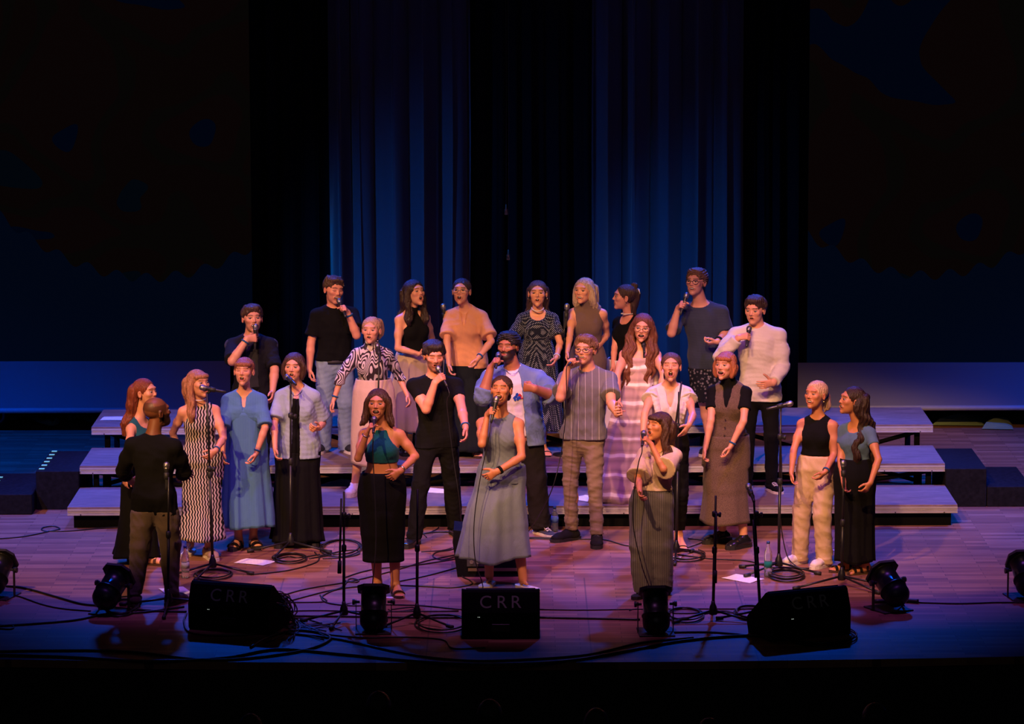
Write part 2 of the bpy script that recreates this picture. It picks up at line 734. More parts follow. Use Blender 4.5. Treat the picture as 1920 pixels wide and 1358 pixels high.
def rot(v, ax, ang):
    ax = nrm(ax)
    v = np.asarray(v, float)
    c, s = math.cos(ang), math.sin(ang)
    return v * c + np.cross(ax, v) * s + ax * float(ax @ v) * (1 - c)


SKIN = {'fair': (216, 152, 122), 'pink': (220, 148, 122), 'tan': (196, 128, 92), 'olive': (172, 110, 78), 'brown': (120, 72, 50)}


class Person:
    def __init__(p, **k):
        g = k.get
        p.k = k
        p.sex = g('sex', 'f')
        p.zg = g('z', 0.0)
        yaw = math.radians(g('yaw', 0))
        p.yaw = yaw
        p.F = v3(math.sin(yaw), -math.cos(yaw), 0)
        p.L = v3(math.cos(yaw), math.sin(yaw), 0)
        fR, fL = g('feet')
        p.fR = atz(*fR, p.zg)
        p.fL = atz(*fL, p.zg)
        p.Y = g('Y', (p.fR[1] + p.fL[1]) / 2)
        lean = g('lean', 0.0)
        p.sh = aty(*g('sh'), p.Y) + v3(0, -lean, 0)
        p.hc = aty(*g('head'), p.Y - lean * 1.3) + p.F * 0.025
        H = p.hc[2] + 0.115 - p.zg
        p.H = H
        s = p.s = H / 1.75 * g('bulk', 1.0)
        if g('hip'):
            p.pel = aty(*g('hip'), p.Y)
        else:
            fx = (fR[0] + fL[0]) / 2
            p.pel = aty(g('sh')[0] * .55 + fx * .45, 800, p.Y)
        p.pel[2] = p.zg + 0.52 * H if not g('hipz') else aty(800, g('hipz'), p.Y)[2]
        # shoulder joints sit a little below the given shoulder line
        p.sh = p.sh - v3(0, 0, .035 * s)
        p.U = nrm(p.sh - p.pel)
        p.T = np.linalg.norm(p.sh - p.pel)
        w = (0.178 if p.sex == 'm' else 0.152) * s * g('shw', 1.0)
        lift = g('lift', 0.0)
        p.S = {'R': p.sh - p.L * w - p.U * (lift + .018), 'L': p.sh + p.L * w + p.U * (lift - .018)}
        hy = math.radians(g('hyaw', g('yaw', 0)))
        Fh = v3(math.sin(hy), -math.cos(hy), 0)
        Xh = v3(math.cos(hy), math.sin(hy), 0)
        pt = math.radians(g('hpitch', 0) + 4)
        Yh = Fh * math.cos(pt) + v3(0, 0, 1) * math.sin(pt)
        Zh = v3(0, 0, 1) * math.cos(pt) - Fh * math.sin(pt)
        rl = math.radians(g('hroll', 0))
        Xr = Xh * math.cos(rl) - Zh * math.sin(rl)
        Zr = Zh * math.cos(rl) + Xh * math.sin(rl)
        p.fr = np.array([Xr, Yh, Zr])
        p.hs = g('hs', 1.0) * (1.07 if p.sex == 'm' else 1.02) * (0.93 + 0.07 * H / 1.75)
        p.mouth = g('mouth', 0.3)
        p.tone = np.array(c3(SKIN[g('skin', 'fair')]))
        # legs
        hw = .085 * s
        p.hip = {'R': p.pel - p.L * hw, 'L': p.pel + p.L * hw}
        fy = g('fyaw', (g('yaw', 0) - 18, g('yaw', 0) + 18))
        p.fd = {}
        p.ank = {}
        p.kn = {}
        for sd, f, a in (('R', p.fR, fy[0]), ('L', p.fL, fy[1])):
            a = math.radians(a)
            fd = v3(math.sin(a), -math.cos(a), 0)
            p.fd[sd] = fd
            raise_ = g('heel', 0.0)
            p.ank[sd] = f - fd * .055 + v3(0, 0, .085 * s + raise_)
            p.kn[sd] = ik(p.hip[sd], p.ank[sd], .235 * H, .24 * H, (p.hip[sd] + p.ank[sd]) / 2 + fd * .5 + p.F * .3)
        # arms
        p.el = {}
        p.wr = {}
        p.hf = {}
        p.mics = {}
        for sd in 'RL':
            p._arm(sd, g(sd))
        p.base = v3((p.fR[0] + p.fL[0]) / 2, (p.fR[1] + p.fL[1]) / 2, p.zg)
        p.root = empty('person', p.base, g('label'), 'person', g('group'))

    def hp(p, x, y, z):
        return p.hc + (p.fr[0] * x * 1.08 + p.fr[1] * y + p.fr[2] * z) * p.hs

    def _arm(p, sd, a):
        s = p.s
        lu, lf = .288 * s, .245 * s
        sh = p.S[sd]
        lat = -p.L if sd == 'R' else p.L
        a = a or {}
        if 'mic' in a:
            # microphone: head in front of the mouth, tail towards the given pixel
            mh = p.hp(*a.get('at', (0, .145, -.062)))
            tail = on_ray(*a['mic'], mh, .20, a.get('ms', 1))
            ax = nrm(mh - tail)
            grip = mh - ax * a.get('grip', .105)
            hint = on_ray(*a['e'], sh, lu, a.get('es', 1))
            D = grip - hint
            D = nrm(D - ax * float(D @ ax) * .85)
            T = nrm(ax - D * float(ax @ D))
            N = np.cross(T, D) if sd == 'R' else -np.cross(T, D)
            wr = grip - D * .078 * s - N * .026
            p.el[sd] = ik(sh, wr, lu, lf, hint)
            p.wr[sd] = wr
            p.hf[sd] = (D, T, N, 'grip')
            p.mics[sd] = (mh, ax)
        else:
            if 'e' in a:
                el = on_ray(*a['e'], sh, lu, a.get('es', 1))
            else:
                el = sh + nrm(lat * .12 - v3(0, 0, 1) + p.F * .02) * lu
            if 'w' in a:
                wr = on_ray(*a['w'], el, lf, a.get('ws', 1))
            else:
                wr = el + nrm(-v3(0, 0, 1) + p.F * .25 + lat * .02) * lf
            fd = nrm(wr - el)
            D = fd
            if 'h' in a:
                D = nrm(on_ray(*a['h'], wr, .085 * s, a.get('hs', 1)) - wr)
            T = np.asarray(a['T'], float) if 'T' in a else p.F + v3(0, 0, .5)
            T = nrm(T - D * float(T @ D))
            N = np.cross(T, D) if sd == 'R' else -np.cross(T, D)
            p.el[sd] = el
            p.wr[sd] = wr
            p.hf[sd] = (D, T, N, a.get('pose', 'relax'))

    # -------------------------------------------------------------- fields
    def ring(p, i):
        t, w, d, o = RINGS[p.sex][i]
        c = p.pel + (p.sh - p.pel) * t + p.F * o * p.s
        return c, w * p.s * p.k.get('wide', 1), d * p.s * p.k.get('deep', 1)

    def torso(p, f, g=0.0, i0=0, i1=None, k=.03, belly=0.0):
        n = len(RINGS[p.sex])
        i1 = n - 1 if i1 is None else i1
        for i in range(i0, i1):
            a, wa, da = p.ring(i)
            b, wb, db = p.ring(i + 1)
            gg = g
            f.cone(a, b, da * .93 + gg, db * .93 + gg, k if i > i0 else 0.001, L=p.L, wa=wa * .96 + gg, wb=wb * .96 + gg)
        if p.sex == 'f' and i1 >= 6:
            for q in (-1, 1):
                c = p.pel + (p.sh - p.pel) * .70 + p.L * q * .062 * p.s + p.F * .068 * p.s
                f.ell(c, np.array([p.L, p.F, p.U]), (.058 * p.s + g, .052 * p.s + g, .06 * p.s + g), .035)
        if belly:
            f.ell(p.pel + (p.sh - p.pel) * .3 + p.F * .05, np.array([p.L, p.F, p.U]), (.13 * p.s + g, .09 * belly + g + .02, .15 * p.s + g), .05)

    def arms(p, f, g=0.0, k=.03, upto=2.0, sides='RL', loose=0.0, flare=0.0):
        s = p.s * p.k.get('armw', 1.0)
        m = p.sex == 'm'
        r = [.048 if m else .039, .040 if m else .032, .042 if m else .033, .027 if m else .0215]
        r = [x * s for x in r]
        for sd in sides:
            S, E, Wr = p.S[sd], p.el[sd], p.wr[sd]
            inn = S + (p.sh - S) * .5
            gs = min(g, .012)
            f.cone(inn - p.U * .01, S, .050 * s + gs, r[0] * 1.06 + gs, k)
            if upto <= 1:
                e = S + (E - S) * upto
                f.cone(S, e, r[0] + gs, r[0] + (r[1] - r[0]) * upto + g + loose + flare, k, cap1=True)
            else:
                f.cone(S, S + (E - S) * .5, r[0] + gs, r[0] * .96 + g + loose, k)
                f.cone(S + (E - S) * .5, E, r[0] * .96 + g + loose, r[1] + g + loose, k)
                m1 = E + (Wr - E) * .28
                u = upto - 1
                if u <= .28:
                    f.cone(E, E + (Wr - E) * u, r[1] + g + loose, r[2] + g + loose + flare, .012, cap1=True)
                else:
                    f.cone(E, m1, r[1] + g + loose, r[2] + g + loose, .012)
                    e = E + (Wr - E) * min(u, 1)
                    re = r[2] + (r[3] - r[2]) * (u - .28) / .72
                    if u >= 1 and g == 0:
                        D, T, N, pose = p.hf[sd]
                        f.cone(m1, e, r[2], r[3], .012, L=T, wa=r[2], wb=r[3] * 1.2)
                    else:
                        f.cone(m1, e, r[2] + g + loose, re + g + loose * .8 + flare, .012, cap1=True)

    def hand(p, f, sd):
        D, T, N, pose = p.hf[sd]
        s = p.s * (1.0 if p.sex == 'm' else .92)
        W0 = p.wr[sd]
        P = lambda d, t, n: W0 + (D * d + T * t + N * n) * s
        f.cone(P(-.01, 0, 0), P(.03, .004, 0), .020 * s, .017 * s, .012, L=T, wa=.027 * s, wb=.033 * s)
        f.cone(P(.03, .004, 0), P(.078, .0, 0), .016 * s, .013 * s, .006, L=T, wa=.034 * s, wb=.040 * s)
        curl = {'grip': (62, 82, 50), 'relax': (22, 30, 20), 'open': (8, 12, 8), 'fist': (80, 95, 60), 'claw': (35, 45, 30), 'point': (60, 70, 50)}[pose]
        rng = np.random.RandomState(int(abs(W0[0]) * 1000) % 9999)
        for i, (off, ln, rr) in enumerate([(.031, .074, .0092), (.0105, .082, .0094), (-.0105, .076, .0090), (-.030, .060, .0080)]):
            c = list(curl)
            if pose in ('relax', 'open', 'claw'):
                c = [x + i * 5 + rng.uniform(-4, 5) for x in c]
            if pose == 'point' and i == 0:
                c = (8, 10, 6)
            pos = P(.078, off, 0)
            ang = 0.0
            spread = rot(D, N, (off * (3.2 if pose != 'grip' and pose != 'fist' else .5)) * (1 if sd == 'L' else -1))
            if float(spread @ T) * off < 0:
                spread = rot(D, N, -(off * 3.2) * (1 if sd == 'L' else -1))
            ra = rr * s
            for j, fr_ in enumerate((.46, .30, .24)):
                ang += math.radians(c[j])
                dr = spread * math.cos(ang) + N * math.sin(ang)
                q = pos + dr * ln * fr_ * s * 1.02
                f.cone(pos, q, ra, ra * .9, .004 if j == 0 else .002)
                ra *= .9
                pos = q
        # thumb
        if pose in ('grip', 'fist'):
            seq = [(.60, .30, .74, .042), (.75, -.30, .60, .032), (.45, -.75, .3, .026)] if pose == 'fist' else [(.62, .50, .62, .042), (.70, .05, .70, .030), (.6, -.45, .6, .024)]
        elif pose == 'open':
            seq = [(.55, .80, .10, .042), (.62, .76, .0, .032), (.75, .62, .0, .026)]
        else:
            seq = [(.62, .66, .32, .042), (.80, .5, .25, .032), (.92, .3, .2, .026)]
        pos = P(.020, .022, .006)
        ra = .0135 * s
        for a, b, c_, ln in seq:
            q = pos + nrm(D * a + T * b + N * c_) * ln * s
            f.cone(pos, q, ra, ra * .88, .006)
            ra *= .86
            pos = q

    def legs(p, f, g=0.0, k=.03):
        s = p.s
        H = p.H
        fem = p.sex == 'f'
        for sd in 'RL':
            h, kn, an = p.hip[sd], p.kn[sd], p.ank[sd]
            f.cone(h, kn, (.086 if fem else .082) * s + g, .054 * s + g, k)
            c = kn + (an - kn) * .3 - p.fd[sd] * .012
            f.cone(kn, c, .050 * s + g, .054 * s + g, .02)
            f.cone(c, an, .053 * s + g, .034 * s + g, .02)

    def feet(p, f):
        s = p.s
        if getattr(p, 'shod', False):
            for sd in 'RL':
                an = p.ank[sd]
                fd = p.fd[sd]
                gz = v3(an[0], an[1], p.zg)
                f.cone(an, gz - fd * .02 * s + v3(0, 0, .052), .032 * s, .026 * s, .02)
                f.cone(gz + v3(0, 0, .058), gz + fd * .06 * s + v3(0, 0, .045), .022 * s, .014 * s, .01)
            return
        for sd in 'RL':
            an = p.ank[sd]
            fd = p.fd[sd]
            gz = v3(an[0], an[1], p.zg)
            lt = np.cross(fd, v3(0, 0, 1))
            heel = gz - fd * .035 * s + v3(0, 0, .034 + p.k.get('heel', 0))
            ball = gz + fd * .12 * s + v3(0, 0, .026)
            f.cone(an, heel, .034 * s, .032 * s, .02)
            f.cone(an, ball + v3(0, 0, .01), .033 * s, .022 * s, .02, L=lt, wa=.034 * s, wb=.04 * s)
            f.cone(heel, ball, .030 * s, .022 * s, .02, L=lt, wa=.032 * s, wb=.043 * s)
            for i, (o, l) in enumerate([(-.030, .060), (-.012, .062), (.004, .056), (.019, .048), (.032, .038)]):
                sg = 1 if sd == 'R' else -1
                a = ball + lt * o * sg * s * -1
                f.cone(a, a + fd * l * s - v3(0, 0, .010), .013 if i else .015, .010 if i else .014, .004)

    def headf(p, f):
        hs = p.hs
        fr = p.fr
        P = p.hp
        m = p.sex == 'm'
        o = p.mouth
        E = lambda c, r, k=.012, op='add': f.ell(P(*c), fr, (r[0] * hs * 1.08, r[1] * hs, r[2] * hs), k * hs, op)
        jd = -.020 * o
        # neck
        nb = p.sh + p.U * .045 * p.s - p.F * .012
        rn = (.057 if m else .047) * p.s
        f.cone(nb, P(0, -.018, -.055), rn * 1.12, rn, .03)
        for sd in 'RL':
            f.cone(nb + p.U * .02, p.S[sd] + (p.sh - p.S[sd]) * .25 + p.U * .01, .038 * p.s, .04 * p.s, .03)
        # skull, face, jaw
        E((0, -.016, .033), (.073, .092, .082), .001)
        E((0, .022, -.012), (.061, .070, .088), .02)
        E((0, .034, -.062 + jd * .5), (.048 if m else .044, .046, .044), .025)
        E((0, .068, -.093 + jd), (.022 if m else .018, .018, .017), .022)
        E((0, .076, .034), (.046, .015, .012), .018)
        for q in (-1, 1):
            E((q * .038, .062, -.014), (.021, .019, .019), .02)
            E((q * .0305, .101, .006), (.015, .013, .010), .012, 'sub')
            E((q * .076, -.004, -.006), (.009, .019, .031), .006)
            E((q * .081, .003, -.006), (.004, .011, .020), .003, 'sub')
        # nose
        f.cone(P(0, .084, .012), P(0, .101, -.021), .0070 * hs, .0095 * hs, .010 * hs)
        for q in (-1, 1):
            E((q * .0100, .090, -.025), (.0078, .009, .007), .005)
        # lips and mouth
        sm = p.k.get('smile', 0)
        mz = -.055 + jd * .5
        p.mz = mz
        lw = .024 + .008 * sm + .003 * o
        lh = .006 + .019 * o
        E((0, .082, mz), (lw, .012, lh + .0045), .008)
        if o > .12:
            p.mc = (0, .101, mz)
            p.mr = (lw * (.92 if sm else .78), .030, lh * .95)
            E(p.mc, p.mr, .002, 'sub')
        if p.k.get('beard'):
            b = p.k['beard']
            E((0, .044, -.078 + jd), (.050 * b, .052 * b, .040 * b), .012)

    def build_body(p):
        s = p.s
        pts = [p.hc, p.ank['R'], p.ank['L'], p.el['R'], p.el['L'], p.wr['R'], p.wr['L'], p.pel, p.sh]
        lo = np.min(pts, 0) - .24
        hi = np.max(pts, 0) + .24
        lo[2] = p.zg - .02
        fines = []
        hb = []
        for sd in 'RL':
            D, T, N, pose = p.hf[sd]
            c = p.wr[sd] + D * (.085 if pose not in ('grip', 'fist') else .06)
            hb.append((c, .085 if pose in ('grip', 'fist') else .10))
        for i in range(3):
            fi = [(p.hc[i] - .115 * p.hs, p.hc[i] + .115 * p.hs, .0048)]
            for c, r in hb:
                fi.append((c[i] - r, c[i] + r, .0058))
            fines.append(fi)
        f = Field(lo, hi, .016, fines)
        p.torso(f)
        p.arms(f)
        p.legs(f)
        p.feet(f)
        p.hand(f, 'R')
        p.hand(f, 'L')
        p.headf(f)
        if p.k.get('footclip', True):
            f.plane(v3(0, 0, p.zg + .003), v3(0, 0, -1))
        V, Q = f.mesh()
        C = p.paint(V)
        p.body = link_mesh('body', V, Q, skin_mat(), p.root, p.base, True, C)

    def paint(p, V):
        q = (V - p.hc) @ p.fr.T / p.hs
        x, y, z = q[:, 0] / 1.08, q[:, 1], q[:, 2]
        ax = np.abs(x)
        C = np.tile(p.tone, (len(V), 1))
        rng = np.random.RandomState(3)
        C *= 1 + .03 * np.sin(V @ np.array([9., 7., 5.]))[:, None]
        front = y > .035

        def mix(m, col, al=1.0):
            m = np.clip(m, 0, 1)[:, None] * al
            C[:] = C * (1 - m) + np.array(col)[None] * m
        t = p.tone
        # flush on cheeks, nose, knuckles stay subtle
        mix(np.where(front, 1.0 - ((ax - .038) / .022) ** 2 - ((z + .022) / .02) ** 2, 0), t * np.array([1.02, .78, .76]), .45)
        mix(np.where(front, 1.0 - (x / .014) ** 2 - ((z + .022) / .012) ** 2, 0), t * np.array([1.05, .78, .75]), .4)
        hc_ = np.array(c3(p.k.get('hair', (90, 60, 40))))
        # beard / stubble, cropped scalp
        if p.k.get('stubble'):
            m = (y > np.where(z < -.085, .03, -.012)) & (z < -.028 + .5 * np.maximum(ax - .03, 0)) & (z > -.128) & ~((ax < .028) & (z > -.045))
            m &= (z > -.07) | ((x / .056) ** 2 + ((y - .046) / .058) ** 2 + ((z + .080) / .050) ** 2 < 1.25)
            m2 = (ax < .03) & (z < -.036) & (z > -.048) & (y > .07)
            mix((m | m2).astype(float), hc_, p.k['stubble'])
        if p.k.get('scalp'):
            m = (z > .0 - .3 * y) & (y < .055) & ~((z > .06) & (y > -.05)) & (z < .09)
            mix(m.astype(float), hc_, p.k['scalp'])
        # brows
        bz = .029 + .004 * np.sin((ax - .012) / .034 * math.pi) + p.k.get('browup', 0) * .006
        mix(np.where(front & (ax > .011) & (ax < .046), 1.6 - np.abs(z - bz) / .0035, 0), np.minimum(hc_ * .6, t * .35), .85)
        # lids and lash line
        ez = .006
        lid = np.where(front, 1.2 - ((ax - .0305) / .0155) ** 2 - ((z - ez) / .010) ** 2, 0)
        mix(lid, t * np.array([.62, .5, .5]), .6)
        if p.k.get('eyes', 'open') == 'closed':
            mix(np.where(front & (np.abs(ax - .0305) < .015), 1.4 - np.abs(z - (ez - .003 + ((ax - .0305) / .015) ** 2 * .003)) / .003, 0), (.02, .012, .01), .9)
        else:
            mix(np.where(front & (np.abs(ax - .0305) < .015), 1.3 - np.abs(z - (ez + .006)) / .0028, 0), (.02, .012, .01), .85)
        # lips
        o = p.mouth
        lw = .029 + .007 * p.k.get('smile', 0)
        lh = .0085 + .019 * o
        mix(np.where((y > .06), 1.5 * (1.1 - (x / lw) ** 2 - ((z - p.mz) / lh) ** 2), 0), np.array(p.k.get('lip', tuple(t * np.array([.80, .50, .49])))), .85)
        if o > .12:
            c, r = p.mc, p.mr
            e = (x / (r[0] * 1.04)) ** 2 + ((z - c[2]) / (r[2] * 1.08)) ** 2
            ins = (e < 1) & (y > .04)
            dark = ins & (y < .083)
            mix(dark.astype(float), (.035, .008, .008), 1)
            
            if not p.k.get('smile', 0):
                mix((ins & (z < c[2] - r[2] * .45) & (y > .05)).astype(float), (.30, .07, .07), .7)
        # ear inside
        mix(((ax > .072) & (np.abs(z + .006) < .02) & (np.abs(y - .003) < .011)).astype(float), t * np.array([.8, .55, .5]), .5)
        # finger tips / nails slightly pinker
        for sd in 'RL':
            D, T, N, pose = p.hf[sd]
            dd = np.linalg.norm(V - (p.wr[sd] + D * .1), axis=1)
            mix(np.clip(1 - dd / .09, 0, 1), t * np.array([1.02, .80, .76]), .5)
        return np.clip(C, 0, 1)

    def teeth_part(p):
        if p.mouth <= .12:
            return
        c, r = p.mc, p.mr
        sm = p.k.get('smile', 0)
        vs = []
        nu, nv = 12, 6
        for j in range(nv + 1):
            th = math.pi * j / nv
            for i in range(nu):
                ph = 2 * math.pi * i / nu
                vs.append(p.hp(math.sin(th) * math.cos(ph) * r[0] * (.86 if sm else .7), (.076 if sm and p.mouth < .5 else .072) + .010 * math.cos(th), c[2] + r[2] * (.3 if sm and p.mouth < .5 else .55) + math.sin(th) * math.sin(ph) * (r[2] * .62 if sm and p.mouth < .5 else min(r[2] * .42, .006))))
        fs = [(j * nu + i, j * nu + (i + 1) % nu, (j + 1) * nu + (i + 1) % nu, (j + 1) * nu + i) for j in range(nv) for i in range(nu)]
        link_mesh('teeth', vs, fs, plain('tooth_enamel', (.62, .58, .52), .3), p.root, p.base)

    def eyes_part(p):
        if p.k.get('eyes', 'open') == 'closed':
            return
        v = []
        f = []
        for q in (-1, 1):
            vs = []
            cs = []
            nu, nv = 12, 10
            hs = p.hs
            for j in range(nv + 1):
                th = math.pi * j / nv
                for i in range(nu):
                    ph = 2 * math.pi * i / nu
                    dx, dz, dy = math.sin(th) * math.cos(ph), math.sin(th) * math.sin(ph), math.cos(th)
                    lid = p.k.get('lid', .72)
                    vs.append(p.hp(q * .0305 + .0130 * dx, .0800 + .0100 * dy - .15 * abs(.013 * dx), .006 + .0100 * dz * lid))
                    gx = p.k.get('gaze', 0) * .3
                    cs.append((.015, .012, .010) if (dx - gx) ** 2 + (dz) ** 2 < .45 and dy > 0 else (.36, .32, .30))
            fs = []
            for j in range(nv):
                for i in range(nu):
                    k = (i + 1) % nu
                    fs.append((j * nu + i, j * nu + k, (j + 1) * nu + k, (j + 1) * nu + i))
            link_mesh('eye', vs, fs, skin_mat(), p.root, p.base, True, np.array(cs))

    # -------------------------------------------------------------- hair
    def hair(p, style='long', fringe=False, vol=0.0, length=.25, sides='RL', back=True, front=True, wavy=0.0, tail=None, drape=None, dlen=.25):
        col = p.k['hair']
        mat = hair_mat('hair_%d_%d_%d' % col, col)
        hs = p.hs
        pts = [p.hc - .2, p.hc + .2]
        locks = []
        P = p.hp
        if style in ('long', 'lob', 'bob'):
            for sd in sides:
                q = -1 if sd == 'R' else 1
                if style == 'bob':
                    pth = [P(q * .060, .018, .045), P(q * .076, .012, .0), P(q * .076, .010, -.05), P(q * .068, .022, -.095)]
                    rr = [.022, .026, .026, .014]
                elif style == 'lob':
                    pth = [P(q * .058, .02, .05), P(q * .078, .006, .0), P(q * .084, .0, -.07), P(q * .098, .004, -.13), P(q * .118, .02, -.165)]
                    rr = [.022, .026, .028, .028, .014]
                else:
                    lat = p.L * q
                    sh = p.sh + p.U * .05
                    fw = .075 if front else -.06
                    a = sh + lat * .085 + p.F * fw
                    pth = [P(q * .058, .015, .05), P(q * .077, -.005, -.01), P(q * .080, -.01, -.08), (P(q * .082, .0, -.14) + a) / 2, a - p.U * .03,
                           a + p.F * .03 * (1 if front else -1) - p.U * (length * .55), a + p.F * .02 * (1 if front else -1) - p.U * length + lat * .01]
                    rr = [.022, .028, .032, .034, .034, .030, .010]
                locks.append((pth, rr))
                if style == 'long' and length > .3:
                    pth2 = [P(q * .070, -.02, .02), P(q * .088, -.02, -.05)] + [x + p.L * q * .035 - p.F * .03 for x in pth[3:]]
                    locks.append((pth2, [.03, .034, .036, .036, .034, .012]))
            if back:
                if style == 'bob':
                    locks.append(([P(0, -.09, .03), P(0, -.09, -.03), P(0, -.075, -.085)], [.05, .052, .03]))
                    locks.append(([P(-.045, -.06, -.02), P(-.045, -.05, -.085)], [.045, .025]))
                    locks.append(([P(.045, -.06, -.02), P(.045, -.05, -.085)], [.045, .025]))
                else:
                    ln = .12 if style == 'lob' else max(length, .15)
                    b = p.sh + p.U * .05 - p.F * .105
                    for q in (-.05, 0, .05):
                        locks.append(([P(q, -.085, .02), P(q, -.09, -.06), (P(q, -.08, -.12) + b + p.L * q) / 2, b + p.L * q * 1.3 - p.U * ln * .5, b + p.L * q * 1.3 - p.U * ln], [.045, .046, .044, .036, .015]))
        if style == 'halfback':   # hair down the back, a band gathered behind the crown
            b = p.sh + p.U * .05 - p.F * .10
            for q in (-.055, 0, .055):
                locks.append(([P(q, -.085, .03), P(q, -.098, -.05), (P(q, -.09, -.12) + b + p.L * q) / 2, b + p.L * q * 1.4 - p.U * length * .5, b + p.L * q * 1.4 - p.U * length], [.044, .046, .044, .04, .014]))
            locks.append(([P(0, -.10, .06), P(0, -.13, .045)], [.022, .028]))
        if style == 'ponytail':
            t = tail or (0, -.10, .045)
            x, y, z = t
            locks.append(([P(x * .7, y * .8, z), P(x, y, z)], [.03, .02]))
            n = v3(x, y, 0)
            n = n / max(np.linalg.norm(n), .01)
            locks.append(([P(x, y, z), P(x + n[0] * .035, y + n[1] * .035, z - .005), P(x + n[0] * .05, y + n[1] * .05, z - .07), P(x + n[0] * .045, y + n[1] * .045, z - length * .7), P(x + n[0] * .03, y + n[1] * .03, z - length)], [.014, .026, .034, .032, .008]))
        if style == 'bun':
            t = tail or (0, -.10, -.02)
            locks.append(([P(t[0], t[1], t[2]), P(t[0], t[1] - .028, t[2] + .004)], [.030, .030]))
        if style == 'clip':
            locks.append(([P(0, -.085, .06), P(0, -.11, .03), P(0, -.10, -.04), P(0, -.085, -.10), P(0, -.09, -.16), P(0, -.1, -.24)], [.035, .04, .04, .04, .034, .012]))
            locks.append(([P(0, -.08, .075), P(0, -.10, .115), P(0, -.07, .125)], [.02, .02, .012]))
        for sd in (drape or ''):
            q = -1 if sd == 'R' else 1
            m0 = p.sh * .45 + p.S[sd] * .55 + p.U * .055
            locks.append(([P(q * .066, -.03, .01), P(q * .078, -.03, -.06), m0 + p.F * .01 + p.U * .01, m0 + p.F * .085 - p.U * (.06 + dlen * .25), m0 + p.F * .10 - p.U * (.06 + dlen * .6), m0 + p.F * .08 - p.U * (.06 + dlen)], [.03, .034, .036, .034, .03, .010]))
            locks.append(([P(q * .05, -.07, .0), P(q * .07, -.07, -.08), m0 - p.F * .05 + p.L * q * .02, m0 - p.F * .075 + p.L * q * .045 - p.U * dlen * .4, m0 - p.F * .07 + p.L * q * .05 - p.U * dlen * .8, m0 - p.F * .06 + p.L * q * .05 - p.U * dlen * 1.15], [.035, .038, .04, .04, .034, .012]))
        for l in locks:
            pts += l[0]
        lo = np.min(pts, 0) - .07
        hi = np.max(pts, 0) + .07
        f = Field(lo, hi, .0105, [[(p.hc[i] - .12 * hs, p.hc[i] + .12 * hs, .0058)] for i in range(3)])
        E = lambda c, r, k=.012, op='add': f.ell(P(*c), p.fr, (r[0] * hs * 1.08, r[1] * hs, r[2] * hs), k * hs, op)
        v_ = vol
        E((0, -.020, .034), (.081 + v_, .098 + v_, .089 + v_), .001)
        if style in ('short', 'curly'):
            E((0, .040, .090), (.054 + v_, .042, .024 + v_), .02)
            E((0, .02, -.105), (.12, .16, .075), .01, 'sub')
            E((0, .108, .002), (.060, .072, .078), .012, 'sub')
            for q in (-1, 1):
                E((q * .088, .004, -.02), (.022, .03, .038), .006, 'sub')
                E((q * .075, .045, -.01), (.03, .035, .045), .006, 'sub')
        else:
            if fringe:
                E((0, .105, -.045), (.064, .066, .080), .006, 'sub')
            else:
                E((0, .108, -.010), (.060, .068, .094), .012, 'sub')
            if style in ('ponytail', 'bun', 'clip'):
                E((0, .03, -.11), (.10, .14, .07), .01, 'sub')
                for q in (-1, 1):
                    E((q * .088, .012, -.02), (.020, .026, .034), .006, 'sub')
        for pth, rr in locks:
            sp = spline(pth, 3)
            n = len(sp)
            for i in range(n - 1):
                u0, u1 = i / (n - 1) * (len(rr) - 1), (i + 1) / (n - 1) * (len(rr) - 1)
                r0 = np.interp(u0, range(len(rr)), rr)
                r1 = np.interp(u1, range(len(rr)), rr)
                off = v3(0, 0, 0)
                f.cone(sp[i], sp[i + 1], r0, r1, .012)
        if style in ('short', 'curly'):
            rg = np.random.RandomState(int(abs(p.hc[0]) * 971) % 997)
            for x in np.linspace(-.045, .045, 9):
                x2 = x + rg.uniform(-.012, .016)
                f.cone(P(x, .040, .112 - abs(x) * .5), P(x2, .078 - abs(x) * .25, .076 - rg.uniform(0, .018) - abs(x) * .25), .016 * hs, .005 * hs, .006)
            for _ in range(14):
                a_ = rg.uniform(-2.6, 2.6)
                f.cone(P(math.sin(a_) * .05, -.02 + math.cos(a_) * .05, .10), P(math.sin(a_) * .075, -.02 + math.cos(a_) * .085, .075 + rg.uniform(-.02, .02)), .020 * hs, .008 * hs, .008)
        if fringe:
            E((0, .047, .058), (.069, .052, .034), .008)
            E((0, .11, -.005), (.055, .05, .030), .004, 'sub')
        V, Q = f.mesh()
        N = vnormals(V, Q)
        q = (V - p.hc) @ p.fr.T
        if style == 'curly':
            d = wrinkle(V, 5, .008, (70, 70, 70), True)
        else:
            ang = np.arctan2(q[:, 0], q[:, 1] + .01)
            rim = 1 - np.clip((q[:, 1] - .01) / .05, 0, 1) * .75
            d = rim * (.0018 * np.sin(ang * 30 + 3 * np.sin(q[:, 2] * 22 + q[:, 0] * 30)) + .0010 * np.sin(ang * 63 + 2))
            below = np.clip((-q[:, 2] - .02) / .1, 0, 1)
            if style == 'short':
                d = d + wrinkle(V, 8, .0055, (34, 34, 26), False) * np.clip(q[:, 2] / .05, 0, 1)
            else:
                d = d - .0022 * np.exp(-((q[:, 0] - (.012 if style == 'bun' else 0)) / .006) ** 2) * np.clip((q[:, 2] - .05) / .03, 0, 1) * (0 if fringe else 1)
            d = d + below * .0035 * np.sin(V[:, 0] * 190 + 2.2 * np.sin(V[:, 2] * 26))
            V = V + (p.L[None] * (np.sin(V[:, 2] * 38 + V[:, 0] * 9) * wavy * below)[:, None])
        V = V + N * d[:, None]
        return link_mesh('hair', V, Q, mat, p.root, p.base)

